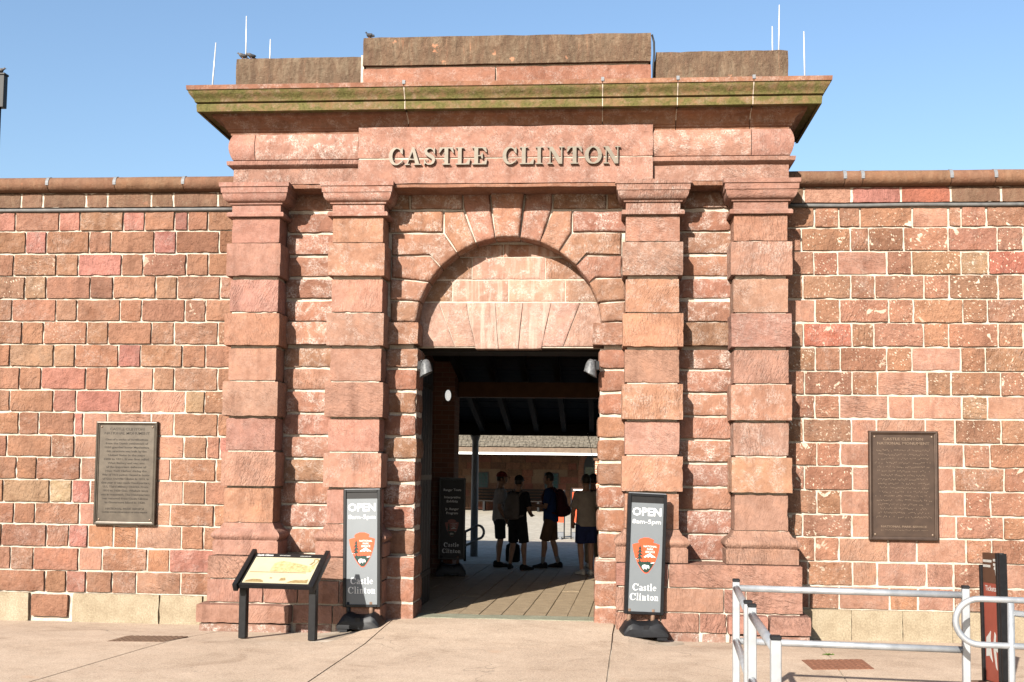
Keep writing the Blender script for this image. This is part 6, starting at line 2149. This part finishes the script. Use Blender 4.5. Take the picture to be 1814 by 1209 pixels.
    loft(bm, [(0, 0, z, rx, ry) for z, rx, ry in [(0.76, 0.115, 0.10), (0.86, 0.178, 0.130), (0.95, 0.176, 0.130), (1.00, 0.166, 0.122)]])
    for s, (kn, an, td) in zip((-1, 1), legs):
        kn = Vector(kn)
        an = Vector(an)
        H0 = Vector((s * 0.092, 0, 0.88))
        if short_len > 0.3:
            f = (0.88 - short_len) / max(0.05, 0.88 - kn.z)
            tube(bm, [H0, H0.lerp(kn, f * 0.55), H0.lerp(kn, f)], 0.1, 16, rs=[0.104, 0.100, 0.098])
        else:
            tube(bm, [H0, kn, an + Vector((0, 0, 0.02))], 0.1, 16, rs=[0.104, 0.078, 0.064])
    out('shorts' if short_len > 0.3 else 'trousers', remesh(bm, 0.014, 3), shorts)
    for s, (kn, an, td) in zip((-1, 1), legs):
        an, td = Vector(an), Vector(td).normalized()
        bm = bmesh.new()
        zs = an.z - 0.09
        secs = []
        side = Vector((-td.y, td.x, 0))
        for u, w, hh in ((-0.085, 0.030, 0.075), (-0.065, 0.040, 0.105), (0.0, 0.043, 0.115), (0.05, 0.045, 0.085), (0.11, 0.050, 0.062), (0.165, 0.042, 0.050), (0.195, 0.022, 0.036)):
            ring = []
            for kx in range(12):
                a = 2 * pi * kx / 12
                ring.append(bm.verts.new(Vector((an.x, an.y, zs)) + td * u + side * cos(a) * w + Vector((0, 0, max(0.0, 0.45 * hh + sin(a) * hh * 0.55)))))
            secs.append(ring)
        for a_, b_ in zip(secs, secs[1:]):
            for kx in range(12): bm.faces.new((a_[kx], a_[(kx + 1) % 12], b_[(kx + 1) % 12], b_[kx]))
        bm.faces.new(secs[0])
        bm.faces.new(secs[-1])
        out('shoe', to_mesh(bm, 4), shoes)
        if socks:
            bm = bmesh.new()
            tube(bm, [an + Vector((0, 0, -0.02)), an + Vector((0, 0, 0.05)), an.lerp(Vector(kn), 0.28)], 0.04, 12, rs=[0.040, 0.038, 0.045])
            out('sock', to_mesh(bm), socks)
    # hair: a shell hugging the skull, open at the face
    bm = bmesh.new()
    bmesh.ops.create_uvsphere(bm, u_segments=20, v_segments=14, radius=1)
    for v in list(bm.verts):
        if v.co.z < -0.45 or (v.co.y > 0.45 and v.co.z < 0.42): bm.verts.remove(v)
    for v in bm.verts: v.co = Vector((v.co.x * 0.080, v.co.y * 0.100 + hy, v.co.z * 0.115 + 1.638))
    bmesh.ops.solidify(bm, geom=bm.faces[:], thickness=0.006)
    out('hair', to_mesh(bm, 4), hair)
    if cap:
        bm = bmesh.new()
        bmesh.ops.create_uvsphere(bm, u_segments=20, v_segments=14, radius=1)
        for v in list(bm.verts):
            if v.co.z < -0.02: bm.verts.remove(v)
        for v in bm.verts: v.co = Vector((v.co.x * 0.086, v.co.y * 0.106 + hy, v.co.z * 0.098 + 1.668))
        bmesh.ops.solidify(bm, geom=bm.faces[:], thickness=0.004)
        rim = []
        for i in range(9):
            a = -0.9 + 1.8 * i / 8
            rim.append((bm.verts.new((sin(a) * 0.084, hy + cos(a) * 0.100, 1.672)), bm.verts.new((sin(a) * 0.086, hy + 0.06 + cos(a) * 0.115, 1.655))))
        for a_, b_ in zip(rim, rim[1:]): bm.faces.new((a_[0], a_[1], b_[1], b_[0]))
        out('cap', to_mesh(bm, 1.0), cap)
    if pack:
        bm = bmesh.new()
        loft(bm, [(0, sh(z) - 0.20 - dy, z, rx, ry) for z, rx, ry, dy in [(0.93, 0.10, 0.05, 0.0), (0.95, 0.15, 0.095, 0.01), (1.10, 0.158, 0.115, 0.02), (1.28, 0.150, 0.10, 0.01), (1.40, 0.12, 0.075, -0.01), (1.44, 0.06, 0.04, -0.02)]], 18)
        ell(bm, (0, -0.335 + sh(1.05), 1.05), (0.11, 0.045, 0.09), 12)
        pk = out('backpack', remesh(bm, 0.016, 3), pack)
        for s in (-1, 1):
            bm = bmesh.new()
            pth = [(s * 0.09, -0.15, 1.36), (s * 0.10, -0.06, 1.462), (s * 0.105, 0.06, 1.43), (s * 0.115, 0.128, 1.30), (s * 0.13, 0.115, 1.14), (s * 0.155, 0.0, 1.02), (s * 0.13, -0.14, 0.99)]
            tube(bm, [Vector((a, b_ + sh(c), c)) for a, b_, c in pth], 0.02, 8)
            me = to_mesh(bm)
            me.transform(Rz)
            finish('strap', me, pack, pk, loc)
    return t
C_ = {k: cloth(*v) for k, v in {
    'pale': ('pale grey cotton', (0.34, 0.30, 0.29)), 'black': ('black cotton', (0.015, 0.015, 0.017)), 'dkgrey': ('charcoal cloth', (0.03, 0.03, 0.034)),
    'navy': ('navy cotton', (0.018, 0.025, 0.075)), 'blue': ('dark blue cotton', (0.014, 0.035, 0.11)), 'khaki': ('brown khaki cotton', (0.13, 0.075, 0.045)),
    'grey': ('warm grey cotton', (0.30, 0.25, 0.205)), 'beige': ('beige cotton', (0.30, 0.235, 0.165)), 'tanpack': ('grey tan nylon', (0.13, 0.11, 0.10)),
    'maroon': ('dark maroon nylon', (0.05, 0.012, 0.016)), 'redcap': ('dull red cotton', (0.16, 0.022, 0.018)), 'white': ('off white leather', (0.45, 0.42, 0.38)), 'sock': ('grey sock', (0.22, 0.22, 0.23))}.items()}
ST = [((-0.09, 0.02, 0.49), (-0.09, -0.02, 0.09), (-0.15, 1, 0)), ((0.09, 0.02, 0.49), (0.09, -0.02, 0.09), (0.15, 1, 0))]
person((884, 1004), 'person in a pale T-shirt, dark shorts and a red cap, leftmost in the passage', radians(8),
       [((-0.24, -0.03, 1.10), (-0.21, 0.10, 0.88), (0.05, 0.3, -1)), ((0.24, -0.02, 1.10), (0.21, 0.12, 0.88), (-0.05, 0.3, -1))], ST,
       C_['pale'], C_['dkgrey'], C_['black'], HAIR, 1.575, 0.52, 0.02, C_['redcap'])
person((916, 1009), 'person in black with a tan backpack and a black cap, second from left', radians(62),
       [((-0.25, 0.0, 1.11), (-0.20, 0.18, 0.98), (0.4, 0.8, 0.1)), ((0.25, 0.0, 1.11), (0.18, 0.20, 1.0), (-0.4, 0.8, 0.1))],
       [((-0.13, 0.06, 0.49), (-0.16, 0.0, 0.09), (-0.4, 1, 0)), ((0.13, 0.03, 0.49), (0.17, -0.02, 0.09), (0.5, 0.9, 0))],
       C_['black'], C_['black'], C_['black'], HAIR, 1.52, 0.50, 0.03, C_['black'], C_['tanpack'])
person((975, 1006), 'person in a dark blue shirt with a maroon backpack, facing left', radians(172),
       [((-0.23, 0.06, 1.12), (-0.12, 0.27, 1.14), (0.3, 0.9, 0.3)), ((0.23, 0.06, 1.12), (0.12, 0.28, 1.12), (-0.3, 0.9, 0.3))],
       [((-0.10, 0.10, 0.49), (-0.11, 0.12, 0.09), (0.0, 1, 0)), ((0.10, -0.02, 0.49), (0.11, -0.12, 0.09), (0.1, 1, 0))],
       C_['blue'], C_['khaki'], C_['black'], HAIR, 1.585, 0.50, 0.04, None, C_['maroon'], C_['sock'])
person((1050, 1007), 'person in beige trousers almost hidden behind the one in grey', radians(100),
       [((-0.24, 0.0, 1.11), (-0.22, 0.1, 0.9), (0, 0.3, -1)), ((0.24, 0.0, 1.11), (0.2, 0.14, 0.92), (0, 0.3, -1))], ST,
       C_['dkgrey'], C_['beige'], C_['white'], HAIR, 1.56, 0.1, 0.0, C_['black'])
person((1038, 1019), 'person in a warm grey T-shirt and navy shorts, back turned, by the right jamb', radians(112),
       [((-0.25, -0.01, 1.10), (-0.21, 0.12, 0.92), (0.2, 0.5, -0.8)), ((0.25, -0.02, 1.10), (0.23, 0.06, 0.88), (0.0, 0.3, -1))],
       [((-0.09, 0.05, 0.49), (-0.07, 0.02, 0.09), (-0.2, 1, 0)), ((0.085, 0.0, 0.49), (0.06, -0.07, 0.09), (0.2, 1, 0))],
       C_['grey'], C_['navy'], C_['white'], HAIR, 1.565, 0.55, 0.03)
# black bag standing on the floor between the pair
bp_ = onG(906, 996, 0.07)
t = thing('bag', 'black bag standing on the floor between the two people at left', 'bag', (bp_.x, bp_.y + 0.3, 0.05))
bm = bmesh.new()
loft(bm, [(0, 0, z, rx, ry) for z, rx, ry in [(0.0, 0.10, 0.07), (0.02, 0.13, 0.09), (0.20, 0.135, 0.095), (0.30, 0.12, 0.08), (0.34, 0.06, 0.04)]])
finish('body', to_mesh(bm, 0.9), C_['black'], t, (bp_.x, bp_.y + 0.3, 0.05))
tube_obj('handle', [(bp_.x - 0.06, bp_.y + 0.3, 0.37), (bp_.x - 0.05, bp_.y + 0.3, 0.43), (bp_.x + 0.05, bp_.y + 0.3, 0.43), (bp_.x + 0.06, bp_.y + 0.3, 0.37)], 0.012, C_['black'], t, 8)

# thin cord hanging at the far right of the passage
q0, q1 = onY(1041, 767, 21.3), onY(1053, 832, 21.3)
o = tube_obj('cord', [q0, (q0 + q1) / 2 + Vector((0.01, 0, 0)), q1], 0.006, M['white_paint'], None, 6)
tag(o, 'thin pale cord hanging from the eaves at the right of the passage', 'cord')
